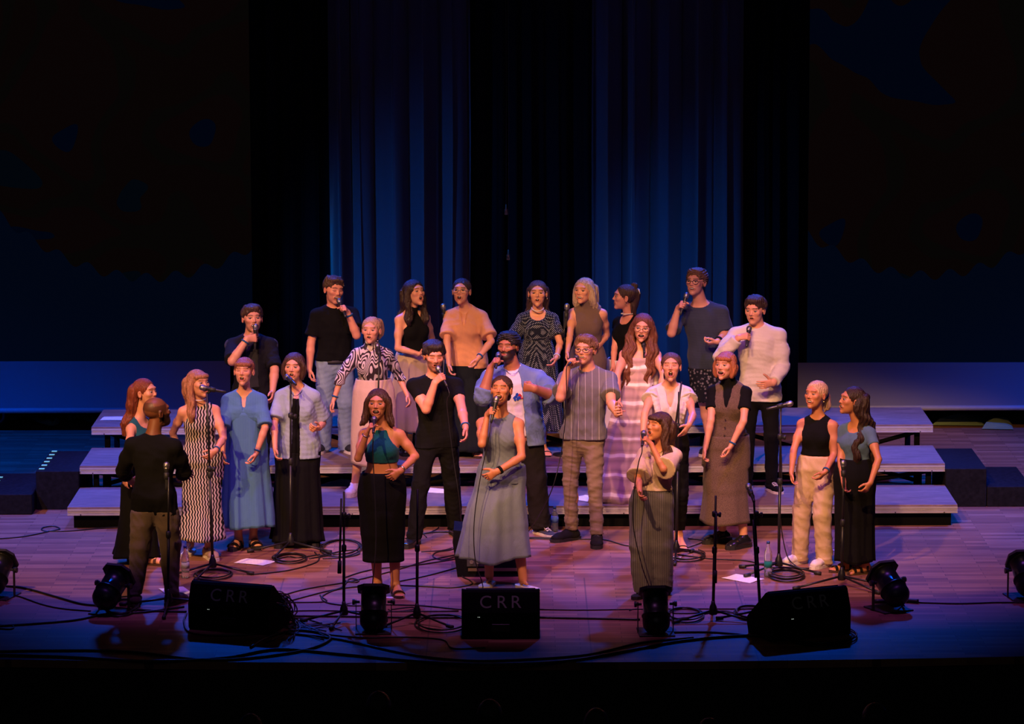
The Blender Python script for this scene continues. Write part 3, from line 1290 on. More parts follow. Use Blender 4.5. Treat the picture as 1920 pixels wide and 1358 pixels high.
    # -------------------------------------------------------------- clothes
    def zat(p, py, px=None):
        return aty(px or p.k['sh'][0], py, p.Y)[2]

    def top(p, mat, name='shirt', hem=None, g=.013, sleeve=.0, loose=.004, flare=0.0, neck='crew', arm='none', opening=0.0, amp=.004, seed=0, slope=0.0,
            collar=False, hemg=0.0, res=.011, ret=False, point=0.0, belly=0.0, under=0.0):
        s = p.s
        zh = p.zat(hem)
        pts = [p.pel, p.sh + v3(0, 0, .1)]
        for sd in 'RL':
            pts.append(p.S[sd])
            if sleeve > 0:
                pts.append(p.el[sd])
            if sleeve > 1:
                pts.append(p.wr[sd])
        lo = np.min(pts, 0) - .22
        hi = np.max(pts, 0) + .20
        lo[2] = min(zh, lo[2] + .1) - .04 if sleeve < 1 else min(zh - .04, lo[2] + .1)
        f = Field(lo, hi, res)
        p.torso(f, g, belly=belly)
        if hemg:
            a, wa, da = p.ring(4)
            c = v3(p.pel[0], p.pel[1], zh - .02)
            f.cone(a, c, da + g, da + g + hemg, .03, L=p.L, wa=wa + g, wb=wa + g + hemg * 1.3)
        if zh < p.pel[2] + .10:
            for sd in 'RL':
                f.cone(p.hip[sd] + v3(0, 0, .02), p.hip[sd] + (p.kn[sd] - p.hip[sd]) * .35, .094 * s + g, .088 * s + g, .03)
        if sleeve > 0:
            p.arms(f, g, .03, sleeve, loose=loose, flare=flare)
        # collar of the garment follows the trapezius
        nb = p.sh + p.U * .045 * s - p.F * .012
        for sd in 'RL':
            q = p.S[sd] + (p.sh - p.S[sd]) * .25 + p.U * .01
            if arm != 'halter':
                f.cone(nb + p.U * .012, q, .038 * s + g, .04 * s + g * .9, .03)
        up = nrm(p.hp(0, -.018, -.055) - nb)
        if neck == 'mock':
            f.cone(nb, nb + up * .072, .060 * s + g * .4, .050 * s + g * .6, .02, cap1=True)
        elif neck == 'roll':
            f.cone(nb, nb + up * .085, .058 * s + g, .054 * s + g, .02, cap1=True)
        elif neck == 'crew':
            f.cone(nb + up * .012 + p.F * .012, nb + up * .14 + p.F * .02, .052 * s, .09 * s, .008, op='sub', L=p.L, wa=.060 * s, wb=.1)
        elif neck == 'wide':
            f.cone(nb + up * .000 + p.F * .02, nb + up * .14 + p.F * .03, .062 * s, .11 * s, .010, op='sub', L=p.L, wa=.088 * s, wb=.14)
        elif neck == 'scoop':
            f.cone(nb - up * .015 + p.F * .05, nb + up * .15 + p.F * .05, .070 * s, .12 * s, .012, op='sub', L=p.L, wa=.075 * s, wb=.11)
        elif neck == 'v':
            f.cone(nb + up * .006 + p.F * .012, nb + up * .14 + p.F * .02, .055 * s, .09 * s, .006, op='sub', L=p.L, wa=.066 * s, wb=.1)
            f.cone(p.sh - p.U * .075 * s + p.F * .17 * s, nb + p.F * .085 + up * .03, .05, .06, .004, op='sub', L=p.L, wa=.006, wb=.056 * s)
        elif neck == 'deepv':
            f.cone(nb + up * .006 + p.F * .012, nb + up * .14 + p.F * .02, .055 * s, .09 * s, .006, op='sub', L=p.L, wa=.075 * s, wb=.1)
            f.cone(p.sh - p.U * .15 * s + p.F * .18 * s, nb + p.F * .085 + up * .03, .05, .07, .004, op='sub', L=p.L, wa=.006, wb=.062 * s)
        elif neck == 'strapless':
            c = p.pel + (p.sh - p.pel) * .86
            f.plane(c, nrm(p.U * 1.0 + p.F * .12), .01)
        if arm == 'tank':
            for sd in 'RL':
                q = -1 if sd == 'R' else 1
                f.ell(p.S[sd] + p.L * q * .02 * s - p.U * .005, np.array([p.L, p.F, p.U]), (.060 * s, .13, .095 * s), .012, 'sub')
        elif arm == 'halter':
            for sd in 'RL':
                q = -1 if sd == 'R' else 1
                f.ell(p.S[sd] + p.L * q * .0 * s + p.U * .015, np.array([nrm(p.L + p.U * .5 * q), p.F, nrm(p.U - p.L * .5 * q)]), (.092 * s, .16, .135 * s), .012, 'sub')
        elif arm == 'wide':
            for sd in 'RL':
                q = -1 if sd == 'R' else 1
                f.ell(p.S[sd] + p.L * q * .045 * s, np.array([p.L, p.F, p.U]), (.055 * s, .12, .10 * s), .012, 'sub')
        if opening:
            a = p.pel + p.F * .20 + p.U * (-.2)
            b = p.sh + p.F * .16 + p.U * .08
            f.cone(a, b, .16, .11, .008, op='sub', L=p.L, wa=opening, wb=opening * .85)
        n = v3(slope, 0, -1)
        f.plane(v3(p.pel[0], 0, zh), nrm(n), .004)
        if point:
            for q in (-1, 1):
                f.plane(p.pel * v3(1, 1, 0) + v3(0, 0, zh) + p.F * .0 + p.L * q * .045, nrm(v3(0, 0, -1) + p.L * q * point), .004)
        V, Q = f.mesh()
        N = vnormals(V, Q)
        d = wrinkle(V, seed + 11, amp * .7, (12, 12, 20), True)
        for sd in 'RL':
            if sleeve > .9:
                dd = np.linalg.norm(V - p.el[sd], axis=1)
                d += np.clip(1 - dd / .16, 0, 1) * wrinkle(V, seed + 3, .007, (20, 20, 34))
        low = np.clip((zh + .22 - V[:, 2]) / .22, 0, 1)
        d += low * wrinkle(V, seed + 7, amp * 1.1, (24, 24, 5))
        d = d * np.clip((p.sh[2] + .03 - V[:, 2]) / .10, .1, 1)
        if 0 < sleeve:
            for sd in 'RL':
                a_, b_ = (p.S[sd], p.el[sd]) if sleeve <= 1 else (p.el[sd], p.wr[sd])
                u_ = nrm(b_ - a_)
                e_ = a_ + (b_ - a_) * (sleeve if sleeve <= 1 else sleeve - 1)
                dist = np.abs((V - e_) @ u_)
                near = np.linalg.norm(V - e_, axis=1) < .13
                d = np.where(near, d * np.clip(dist / .05 - .1, 0, 1), d)
        d = d * np.clip((V[:, 2] - zh) / .03, .15, 1)
        V = V + N * np.maximum(d, -g * .55)[:, None]
        if ret:
            return V, Q
        o = link_mesh(name, V, Q, mat, p.root, p.base)
        if collar:
            m = MB()
            for sd in (-1, 1):
                a = nb + up * .035 - p.F * .052
                pth = [a, nb + up * .03 + p.L * sd * .056, nb + up * .012 + p.L * sd * .048 + p.F * .052, nb - up * .030 + p.L * sd * .052 + p.F * .095]
                sp = spline(pth, 4)
                vv = []
                for i, c in enumerate(sp):
                    w = .030
                    out = nrm(c - nb - up * float((c - nb) @ up))
                    vv += [c, c + out * .010 - up * .004, c + out * .022 - up * w, c + out * .016 - up * w]
                ff = []
                for i in range(len(sp) - 1):
                    for j in range(4):
                        k = (j + 1) % 4
                        ff.append((i * 4 + j, i * 4 + k, i * 4 + 4 + k, i * 4 + 4 + j))
                m.add(vv, ff)
            fix_normals(m.build('collar', mat, o, p.base, True))
            o.location = (0, 0, 0)
            for c in o.children:
                c.location = (0, 0, 0)
        return o

    def trousers(p, mat, name='trousers', waist=None, g=.012, thigh=.085, knee=.065, hem=.055, hemz=.03, amp=.006, seed=0, cut=None, belt=None, rise=.42):
        s = p.s
        zw = p.zat(waist) if waist else p.pel[2] + .1
        pts = [p.pel, p.ank['R'], p.ank['L'], p.kn['R'], p.kn['L']]
        lo = np.min(pts, 0) - .2
        hi = np.max(pts, 0) + .2
        hi[2] = zw + .04
        lo[2] = p.zg
        f = Field(lo, hi, .0125)
        p.torso(f, g, 0, 4, .03)
        for sd in 'RL':
            h, kn, an = p.hip[sd], p.kn[sd], p.ank[sd]
            f.cone(h, kn, thigh * s + g * .5, knee * s, .03)
            e = an * 1.0
            e[2] = p.zg + hemz
            f.cone(kn, e, knee * s, hem * s, .02)
            f.cone(p.pel + (h - p.pel) * .9 + v3(0, 0, .03) - p.F * .02, p.pel + (h - p.pel) * .9 - v3(0, 0, .06) - p.F * .02, .085 * s + g, .08 * s, .03)
        f.plane(v3(0, 0, zw), v3(0, 0, 1), .003)
        if cut:
            f.plane(v3(0, 0, p.zat(cut)), v3(0, 0, -1), .003)
        else:
            f.plane(v3(0, 0, p.zg + hemz), v3(0, 0, -1), .003)
        V, Q = f.mesh()
        N = vnormals(V, Q)
        d = wrinkle(V, seed + 21, amp * .8, (12, 12, 16), True)
        for sd in 'RL':
            dd = np.abs(V[:, 2] - p.kn[sd][2])
            d += np.clip(1 - dd / .14, 0, 1) * wrinkle(V, seed + 4, amp * .22, (16, 16, 46))
            dd = np.abs(V[:, 2] - p.zg - .08)
            d += np.clip(1 - dd / .14, 0, 1) * wrinkle(V, seed + 5, amp * .45, (14, 14, 50))
        d += np.clip(1 - np.abs(V[:, 2] - p.pel[2] + .03) / .1, 0, 1) * wrinkle(V, seed + 9, amp, (24, 24, 18))
        V = V + N * np.maximum(d, -g * .6)[:, None]
        o = link_mesh(name, V, Q, mat, p.root, p.base)
        if belt is not None:
            p.band('belt', zw - .018, .036, g + .006, belt)
        return o

    def band(p, name, z, h, g, mat, par=None):
        t = (z - p.pel[2]) / max(p.sh[2] - p.pel[2], .1)
        R = RINGS[p.sex]
        w = np.interp(t, [r[0] for r in R], [r[1] for r in R]) * p.s + g
        d = np.interp(t, [r[0] for r in R], [r[2] for r in R]) * p.s + g
        o_ = np.interp(t, [r[0] for r in R], [r[3] for r in R]) * p.s
        c = p.pel + (p.sh - p.pel) * t + p.F * o_
        v = []
        n = 28
        for zz in (-h / 2, h / 2):
            for e in (0, -.012):
                for i in range(n):
                    a = 2 * math.pi * i / n
                    v.append(c + p.L * math.cos(a) * (w + e) + p.F * math.sin(a) * (d + e) + v3(0, 0, zz))
        f = []
        for i in range(n):
            j = (i + 1) % n
            f += [(i, j, 2 * n + j, 2 * n + i), (n + j, n + i, 3 * n + i, 3 * n + j), (2 * n + i, 2 * n + j, 3 * n + j, 3 * n + i), (j, i, n + i, n + j)]
        return fix_normals(link_mesh(name, v, f, mat, par or p.root, p.base))

    def skirt(p, mat, rows, name='skirt', folds=9, amp=.012, seed=0, deep=.78, hemwave=.01, topfold=.15, join=None, nrow=34, sharp=False, yoff=0.0):
        """rows: (py, centre px, half width px) from waist to hem, read off the photograph"""
        rng = np.random.RandomState(seed)
        dist = np.linalg.norm(v3(0, p.Y, 0) - CAM_POS)
        pxm = FPX / dist
        R = []
        n = len(rows)
        fy = (p.fR[1] + p.fL[1]) / 2
        for i, (py, cx, hw) in enumerate(rows):
            c = aty(cx, py, p.Y)
            R.append((c[2], c[0], hw / pxm))
        z = np.array([r[0] for r in R])
        t_in = np.linspace(0, 1, n)
        tt = np.linspace(0, 1, nrow)
        zz = np.interp(tt, t_in, z)
        cx = np.interp(tt, t_in, [r[1] for r in R])
        hw = np.interp(tt, t_in, [r[2] for r in R])
        # smooth
        for _ in range(3):
            hw[1:-1] = (hw[:-2] + 2 * hw[1:-1] + hw[2:]) / 4
            cx[1:-1] = (cx[:-2] + 2 * cx[1:-1] + cx[2:]) / 4
        # depth: never thinner than hips and legs need
        na = 88
        V = []
        ph = rng.uniform(0, 6.28, 4)
        for i in range(nrow):
            t = tt[i]
            tz = (zz[i] - p.pel[2]) / p.T
            rr = RINGS[p.sex]
            need = np.interp(tz, [r[0] for r in rr], [r[2] for r in rr]) * p.s + .018 if tz > -.3 else .10
            sep = abs(p.fR[1] - p.fL[1]) / 2 * np.clip(t, 0, 1) if n else 0
            hb = np.interp(tz, [-.4, -.13, 0, .2, .42, .62], [.175, .186, .184, .17, .128, .138]) * p.s + .012
            d = max(hw[i] * deep, need if t < .6 else .085 + sep * .8)
            a_ = amp * (topfold + (1 - topfold) * t)
            yc = p.Y + (p.base[1] - p.Y) * t + yoff * t
            if tz > -.4:
                cy, sy = math.cos(p.yaw), math.sin(p.yaw)
                mg = 1.03 + .16 * abs(math.sin(2 * p.yaw))
                hx = math.hypot(hb * cy, need * sy) * mg
                hy = math.hypot(hb * sy, need * cy) * mg
                hw[i] = max(hw[i], hx)
                d = max(d, hy)
            for sd in 'RL':
                h, kn, an = p.hip[sd], p.kn[sd], p.ank[sd]
                if zz[i] < h[2]:
                    if zz[i] > kn[2]:
                        u = (h[2] - zz[i]) / (h[2] - kn[2])
                        q, rl = h + (kn - h) * u, (.088 - .03 * u) * p.s
                    else:
                        u = (kn[2] - zz[i]) / max(kn[2] - an[2], .01)
                        q, rl = kn + (an - kn) * u, .052 * p.s
                    rl += .010 + .7 * a_
                    kk = max(math.hypot((q[0] - cx[i] + rl * math.cos(w_)) / hw[i], (q[1] - yc + rl * math.sin(w_)) / d) for w_ in np.linspace(0, 6.0, 12))
                    if kk > 1:
                        d *= kk * 1.02
                        hw[i] *= min(kk, 1.06)
                        kk = max(math.hypot((q[0] - cx[i] + rl * math.cos(w_)) / hw[i], (q[1] - yc + rl * math.sin(w_)) / d) for w_ in np.linspace(0, 6.0, 12))
                        if kk > 1:
                            hw[i] *= kk
            for j in range(na):
                th = 2 * math.pi * j / na
                w1 = math.sin(folds * th + ph[0] + .8 * math.sin(2 * th + ph[1]))
                w2 = math.sin(folds * 2.3 // 1 * th + ph[2] + 1.4 * t)
                if sharp:
                    w1 = 1 - 2 * abs(w1)
                r = 1 + 0.0
                off = a_ * (w1 + .35 * w2)
                x = math.cos(th) * (hw[i] + off - a_ * .4)
                y = -math.sin(th) * (d + off)
                cc = v3(cx[i], yc, zz[i])
                dz = hemwave * t * t * math.sin(3 * th + ph[3])
                V.append(cc + v3(1, 0, 0) * x + v3(0, 1, 0) * y + v3(0, 0, dz))
        nO = len(V)
        # inside surface
        Vo = np.array(V)
        ctr = np.repeat(np.stack([cx, np.array([p.Y + (p.base[1] - p.Y) * t + yoff * t for t in tt]), zz], 1), na, 0)
        dv = Vo - ctr
        dv[:, 2] = 0
        ln = np.maximum(np.linalg.norm(dv, axis=1), 1e-6)[:, None]
        Vi = Vo - dv / ln * .006
        F = []
        I = np.arange(na)
        J = (I + 1) % na
        for i in range(nrow - 1):
            a, b = i * na, (i + 1) * na
            F.append(np.stack([a + I, b + I, b + J, a + J], 1))
            F.append(np.stack([nO + a + J, nO + b + J, nO + b + I, nO + a + I], 1))
        F.append(np.stack([I, J, nO + J, nO + I], 1))
        e = (nrow - 1) * na
        F.append(np.stack([e + J, e + I, nO + e + I, nO + e + J], 1))
        F = np.concatenate(F)[:, ::-1]
        V = np.concatenate([Vo, Vi])
        # small creases
        if join is not None:
            F = np.concatenate([F, join[1] + len(V)])
            V = np.concatenate([V, join[0]])
        return link_mesh(name, V, F, mat, p.root, p.base)

    # -------------------------------------------------------------- footwear
    def shoes(p, style, mat, sole_mat=None, lace_mat=None, which='RL'):
        s = p.s
        p.shod = style not in ('sandal', 'slide', 'heel')
        for sd in which:
            fd = p.fd[sd]
            an = p.ank[sd]
            lt = np.cross(fd, v3(0, 0, 1))
            g0 = v3(an[0], an[1], p.zg)
            th = {'sneaker': .026, 'canvas': .022, 'loafer': .040, 'boot': .030, 'sandal': .022, 'slide': .036, 'heel': .012, 'flat': .014}[style]
            at = lambda x, l, z: g0 + fd * x * s + lt * l * s + v3(0, 0, z)
            if style in ('sandal', 'slide', 'heel'):
                sh = MB()
                out = [(-.075, -.02), (-.078, .0), (-.075, .02), (-.04, .034), (.03, .036), (.10, .046), (.15, .046), (.19, .03), (.205, .0), (.19, -.03), (.15, -.046), (.10, -.046), (.03, -.036), (-.04, -.034)]
                sh.prism(out, v3(0, 0, th), at(0, 0, .0), fd * s, lt * s)
                o = fix_normals(sh.build('shoe', sole_mat or mat, p.root, p.base))
                if style == 'slide':
                    straps = [(.135, .020, .036), (.045, .022, .05)]
                elif style == 'heel':
                    straps = [(.14, .008, .022), (-.02, .007, .07)]
                else:
                    straps = [(.14, .014, .028), (.075, .014, .04), (.0, .012, .075)]
                for x, hw, hgt in straps:
                    m = MB()
                    v = []
                    n = 9
                    for i in range(n):
                        a = math.pi * i / (n - 1)
                        r = .047 if x > .03 else .042
                        for dx in (-hw, hw):
                            for e in (0.0, .006):
                                v.append(at(x + dx, -math.cos(a) * (r + e), th * .4 + .018 + math.sin(a) * (hgt + e)))
                    f = []
                    for i in range(n - 1):
                        b = i * 4
                        c = b + 4
                        f += [(b, b + 1, c + 1, c), (b + 3, b + 2, c + 2, c + 3), (b + 1, b + 3, c + 3, c + 1), (b + 2, b, c, c + 2)]
                    m.add(v, f)
                    fix_normals(m.build('strap', mat, o, p.base))
                continue
            hi_ = {'sneaker': .085, 'canvas': .072, 'loafer': .070, 'boot': .16, 'flat': .05}[style]
            lo = g0 - v3(.30, .30, .02)
            hi2 = g0 + v3(.30, .30, .22)
            f = Field(lo, hi2, .009)
            f.cone(at(-.04, 0, .045), at(.125, 0, .042), .042 * s, .036 * s, .01, L=lt, wa=.040 * s, wb=.050 * s)
            f.cone(at(.125, 0, .040), at(.175, 0, .034), .035 * s, .027 * s, .02, L=lt, wa=.050 * s, wb=.042 * s)
            f.cone(at(-.025, 0, .05), at(.05, 0, .06), .045 * s, .042 * s, .02)
            top_ = an + v3(0, 0, hi_ - .085)
            if hi_ > .06:
                f.cone(at(-.01, 0, .05), v3(top_[0], top_[1], p.zg + hi_ + .02), .045 * s, .043 * s, .02)
            f.plane(v3(0, 0, p.zg + hi_ + .012), nrm(v3(0, 0, 1) + fd * .10), .004)
            f.plane(v3(0, 0, p.zg + th * .8), v3(0, 0, -1), .002)
            V, Q = f.mesh()
            o = link_mesh('shoe', V, Q, mat, p.root, p.base)
            sm = MB()
            out = [(-.088, -.02), (-.092, .0), (-.088, .02), (-.05, .042), (.03, .043), (.11, .053), (.16, .050), (.20, .032), (.215, .0), (.20, -.032), (.16, -.050), (.11, -.053), (.03, -.043), (-.05, -.042)]
            sm.prism(out, v3(0, 0, th), at(0, 0, 0), fd * s, lt * s)
            fix_normals(sm.build('sole', sole_mat or mat, o, p.base))
            if lace_mat:
                lm = MB()
                for i in range(4):
                    x = .045 + .022 * i
                    zt = .100 - .010 * i - (.01 if style == 'canvas' else 0)
                    a, b = at(x, -.022, zt - .010), at(x + .016, .022, zt - .013)
                    lm.tube([a, (a + b) / 2 + v3(0, 0, .008), b], .0035, 5)
                    a, b = at(x, .022, zt - .010), at(x + .016, -.022, zt - .013)
                    lm.tube([a, (a + b) / 2 + v3(0, 0, .008), b], .0035, 5)
                fix_normals(lm.build('lace', lace_mat, o, p.base))

    # -------------------------------------------------------------- small things worn
    def wristband(p, sd, mat, name='wristband', w=.007):
        a = p.wr[sd] + (p.el[sd] - p.wr[sd]) * .12
        ax = nrm(p.wr[sd] - p.el[sd])
        m = MB()
        r = .031 * p.s if p.sex == 'f' else .037 * p.s
        n = 14
        u = nrm(np.cross(ax, v3(.3, .5, .8)))
        w_ = np.cross(ax, u)
        T = p.hf[sd][1]
        v = []
        for h in (-w, w):
            for e in (-.002, .003):
                for i in range(n):
                    t = 2 * math.pi * i / n
                    v.append(a + ax * h + (u * math.cos(t) + w_ * math.sin(t)) * (r + e))
        f = []
        for i in range(n):
            j = (i + 1) % n
            f += [(i, j, 2 * n + j, 2 * n + i), (n + j, n + i, 3 * n + i, 3 * n + j), (2 * n + i, 2 * n + j, 3 * n + j, 3 * n + i), (j, i, n + i, n + j)]
        return fix_normals(link_mesh(name, v, f, mat, p.root, p.base))

    def glasses(p, mat, round_=False):
        m = MB()
        for q in (-1, 1):
            pts = []
            for i in range(17):
                a = 2 * math.pi * i / 16
                c, s_ = math.cos(a), math.sin(a)
                rx, rz = (.022, .020) if round_ else (.024, .016)
                pts.append(p.hp(q * .032 + rx * c, .099 - .01 * abs(q * .032 + rx * c) / .05, .003 + rz * s_))
            m.tube(pts, .0022, 5)
            m.tube([p.hp(q * .055, .090, .008), p.hp(q * .078, .05, .008), p.hp(q * .081, -.005, .004)], .0022, 5)
        m.tube([p.hp(-.011, .101, .006), p.hp(.011, .101, .006)], .0022, 5)
        fix_normals(m.build('glasses', mat, p.root, p.base, True))

    def earrings(p, mat, r=.005):
        for q in (-1, 1):
            m = MB()
            m.lathe(p.hp(q * .082, .002, -.040), -p.fr[2], [(0, .001), (.004, r), (.012, r * 1.2), (.016, .001)], 8)
            m.build('earring', mat, p.root, p.base, True)

    def necklace(p, mat, drop=.09, r=.0025):
        nb = p.sh + p.U * .045 * p.s
        pts = []
        for i in range(21):
            a = 2 * math.pi * i / 20
            fw = math.sin(a)
            d = (.054 + (.03 if fw > 0 else 0) * fw + max(fw, 0) * drop * .45) * p.s
            pts.append(nb + p.L * math.cos(a) * .060 * p.s + p.F * (fw * d + .012) + p.U * (.035 - (drop * max(fw, 0)) + .01))
        m = MB()
        m.tube(pts, r, 5)
        fix_normals(m.build('necklace', mat, p.root, p.base, True))

    def finish(p):
        p.build_body()
        p.eyes_part()
        p.teeth_part()
        return p


# ------------------------------------------------------------------ the hall: floor, curtain, screens
def screen_art(name, seed):
    """very dim projected picture: rust, ochre and navy cut-out shapes"""
    m = NT(name)
    co = m.coord((1, 1, 1), kind='Object')
    n1 = m.n('ShaderNodeTexNoise', Scale=0.75, Detail=1.5, Distortion=0.4)
    mp = m.n('ShaderNodeMapping')
    mp.inputs['Location'].default_value = (seed * 3.1, 0, seed)
    m.l(co, mp.inputs[0])
    m.l(mp.outputs[0], n1.inputs['Vector'])
    blobs = m.ramp(n1.outputs['Fac'], [(0.0, (.0005, .0022, .009)), (0.40, (.0005, .0022, .009)), (0.41, (.0052, .0022, .0018)), (0.50, (.0036, .0028, .0020)),
                                       (0.56, (.0046, .0022, .0016)), (0.66, (.0010, .0030, .0060))], 'CONSTANT')
    sep = m.n('ShaderNodeSeparateXYZ')
    m.l(co, sep.inputs[0])
    # scalloped lower edge of the coloured shape
    w = m.n('ShaderNodeMath', operation='SINE')
    k = m.n('ShaderNodeMath', operation='MULTIPLY')
    k.inputs[1].default_value = 21.0
    m.l(sep.outputs['X'], k.inputs[0])
    m.l(k.outputs[0], w.inputs[0])
    ww = m.n('ShaderNodeMath', operation='MULTIPLY_ADD')
    ww.inputs[1].default_value = 0.05
    m.l(w.outputs[0], ww.inputs[0])
    m.l(sep.outputs['Z'], ww.inputs[2])
    g = m.n('ShaderNodeMath', operation='GREATER_THAN')
    g.inputs[1].default_value = 1.62
    xx = m.n('ShaderNodeMath', operation='MULTIPLY_ADD')   # the edge of the shape curves downwards towards its middle
    ab = m.n('ShaderNodeMath', operation='SUBTRACT')
    ab.inputs[1].default_value = 1.75 if seed == 1 else -1.2
    m.l(sep.outputs['X'], ab.inputs[0])
    sq = m.n('ShaderNodeMath', operation='POWER')
    sq.inputs[1].default_value = 2.0
    m.l(ab.outputs[0], sq.inputs[0])
    m.l(sq.outputs[0], xx.inputs[0])
    xx.inputs[1].default_value = -0.28
    m.l(ww.outputs[0], xx.inputs[2])
    m.l(xx.outputs[0], g.inputs[0])
    mix = m.n('ShaderNodeMix', data_type='RGBA')
    m.l(g.outputs[0], mix.inputs['Factor'])
    mix.inputs['A'].default_value = (.0008, .0034, .012, 1)
    m.l(blobs, mix.inputs['B'])
    m.b.inputs['Base Color'].default_value = (.004, .004, .005, 1)
    m.b.inputs['Roughness'].default_value = 0.9
    m.b.inputs['Specular IOR Level'].default_value = 0.0
    m.l(mix.outputs['Result'], m.b.inputs['Emission Color'])
    m.b.inputs['Emission Strength'].default_value = 0.55
    return m.m


def drape(name, x0, x1, y, z0, z1, mat, seed, depth=.11, pitch=.20, n_per=12):
    """hanging cloth with deep irregular folds, real thickness"""
    rng = np.random.RandomState(seed)
    n = int((x1 - x0) / pitch * n_per)
    xs = np.linspace(x0, x1, n)
    ph = np.zeros(n)
    cur = 0.0
    f = 2 * math.pi / pitch
    loc = np.interp(xs, np.linspace(x0, x1, 12), rng.uniform(.55, 1.5, 12))
    ph = np.cumsum(loc * f * (xs[1] - xs[0]))
    am = np.interp(xs, np.linspace(x0, x1, 17), rng.uniform(.45, 1.2, 17)) * depth
    V = []
    zs = [z0, z0 + .6, z0 + 1.6, z0 + 3, z1]
    for z in zs:
        t = (z - z0) / (z1 - z0)
        sw = .03 * np.sin(xs * 3 + 2 * t * 3)
        yy = y + am * (1 - .25 * t) * (np.sin(ph + sw * 6) + .35 * np.sin(2.3 * ph + 1.1))
        xo = xs + .3 * am * np.sin(2 * ph + .4) * (1 - .3 * t) + sw * .5
        V += [(a, b, z) for a, b in zip(xo, yy)]
    F = []
    for i in range(len(zs) - 1):
        a = i * n + np.arange(n - 1)
        F.append(np.stack([a, a + 1, a + 1 + n, a + n], 1))
    F = np.concatenate(F)
    V = np.array(V)
    m = len(V)
    V = np.concatenate([V, V + np.array([0, .012, 0])])
    F = np.concatenate([F, F[:, ::-1] + m])
    return link_mesh(name, V, F, mat)


def floor_mat():
    m = NT('stage_parquet')
    co = m.coord()
    br = m.n('ShaderNodeTexBrick', offset=0.37, squash=1.0)
    br.inputs['Scale'].default_value = 1.0
    br.inputs['Brick Width'].default_value = 0.52
    br.inputs['Row Height'].default_value = 0.075
    br.inputs['Mortar Size'].default_value = 0.0022
    br.inputs['Bias'].default_value = 0.0
    br.inputs['Color1'].default_value = (0, 0, 0, 1)
    br.inputs['Color2'].default_value = (1, 1, 1, 1)
    br.inputs['Mortar'].default_value = (0.5, 0.5, 0.5, 1)
    m.l(co, br.inputs['Vector'])
    nz = m.n('ShaderNodeTexNoise', Scale=3.0, Detail=8.0)
    m.l(m.coord((1.2, 16, 1)), nz.inputs['Vector'])
    add = m.n('ShaderNodeMix', data_type='RGBA')
    add.inputs['Factor'].default_value = .55
    m.l(br.outputs['Color'], add.inputs['A'])
    m.l(nz.outputs['Fac'], add.inputs['B'])
    wood = m.ramp(add.outputs['Result'], [(0.1, c3((100, 66, 50))), (0.5, c3((132, 90, 68))), (0.9, c3((172, 126, 98)))])
    dk = m.n('ShaderNodeMix', data_type='RGBA', blend_type='MULTIPLY')
    m.l(br.outputs['Fac'], dk.inputs['Factor'])
    m.l(wood, dk.inputs['A'])
    dk.inputs['B'].default_value = (.35, .3, .28, 1)
    # seams of the stage lifts
    sep = m.n('ShaderNodeSeparateXYZ')
    m.l(co, sep.inputs[0])
    last = dk.outputs['Result']
    for x0 in (-.66, .60, 1.86, -1.92):
        s1 = m.n('ShaderNodeMath', operation='SUBTRACT')
        s1.inputs[1].default_value = x0
        m.l(sep.outputs['X'], s1.inputs[0])
        s2 = m.n('ShaderNodeMath', operation='ABSOLUTE')
        m.l(s1.outputs[0], s2.inputs[0])
        s3 = m.n('ShaderNodeMath', operation='LESS_THAN')
        s3.inputs[1].default_value = .006
        m.l(s2.outputs[0], s3.inputs[0])
        s4 = m.n('ShaderNodeMath', operation='LESS_THAN')
        s4.inputs[1].default_value = -2.2
        m.l(sep.outputs['Y'], s4.inputs[0])
        s5 = m.n('ShaderNodeMath', operation='MULTIPLY')
        m.l(s3.outputs[0], s5.inputs[0])
        m.l(s4.outputs[0], s5.inputs[1])
        s6 = m.n('ShaderNodeMath', operation='MULTIPLY')
        m.l(s5.outputs[0], s6.inputs[0])
        s6.inputs[1].default_value = .55
        mx = m.n('ShaderNodeMix', data_type='RGBA')
        m.l(s6.outputs[0], mx.inputs['Factor'])
        m.l(last, mx.inputs['A'])
        mx.inputs['B'].default_value = (.02, .015, .015, 1)
        last = mx.outputs['Result']
    m.l(last, m.b.inputs['Base Color'])
    rr = m.n('ShaderNodeMath', operation='MULTIPLY_ADD')
    m.l(nz.outputs['Fac'], rr.inputs[0])
    rr.inputs[1].default_value = .25
    rr.inputs[2].default_value = .38
    m.l(rr.outputs[0], m.b.inputs['Roughness'])
    m.b.inputs['Specular IOR Level'].default_value = .35
    m.bump(br.outputs['Fac'], -.25, .004)
    return m.m


def deck_mat():
    m = NT('deck_plywood')
    nz = m.n('ShaderNodeTexNoise', Scale=2.5, Detail=9.0, Roughness=.65, Distortion=.5)
    m.l(m.coord((1.2, 9, 1)), nz.inputs['Vector'])
    n2 = m.n('ShaderNodeTexNoise', Scale=40.0, Detail=3.0)
    m.l(m.coord((.3, 3, 1)), n2.inputs['Vector'])
    mx = m.n('ShaderNodeMix', data_type='RGBA')
    mx.inputs['Factor'].default_value = .35
    m.l(nz.outputs['Fac'], mx.inputs['A'])
    m.l(n2.outputs['Fac'], mx.inputs['B'])
    m.l(m.ramp(mx.outputs['Result'], [(.3, c3((86, 70, 64))), (.55, c3((124, 104, 96))), (.7, c3((156, 134, 124)))]), m.b.inputs['Base Color'])
    m.b.inputs['Roughness'].default_value = .7
    m.bump(nz.outputs['Fac'], .2, .004)
    return m.m


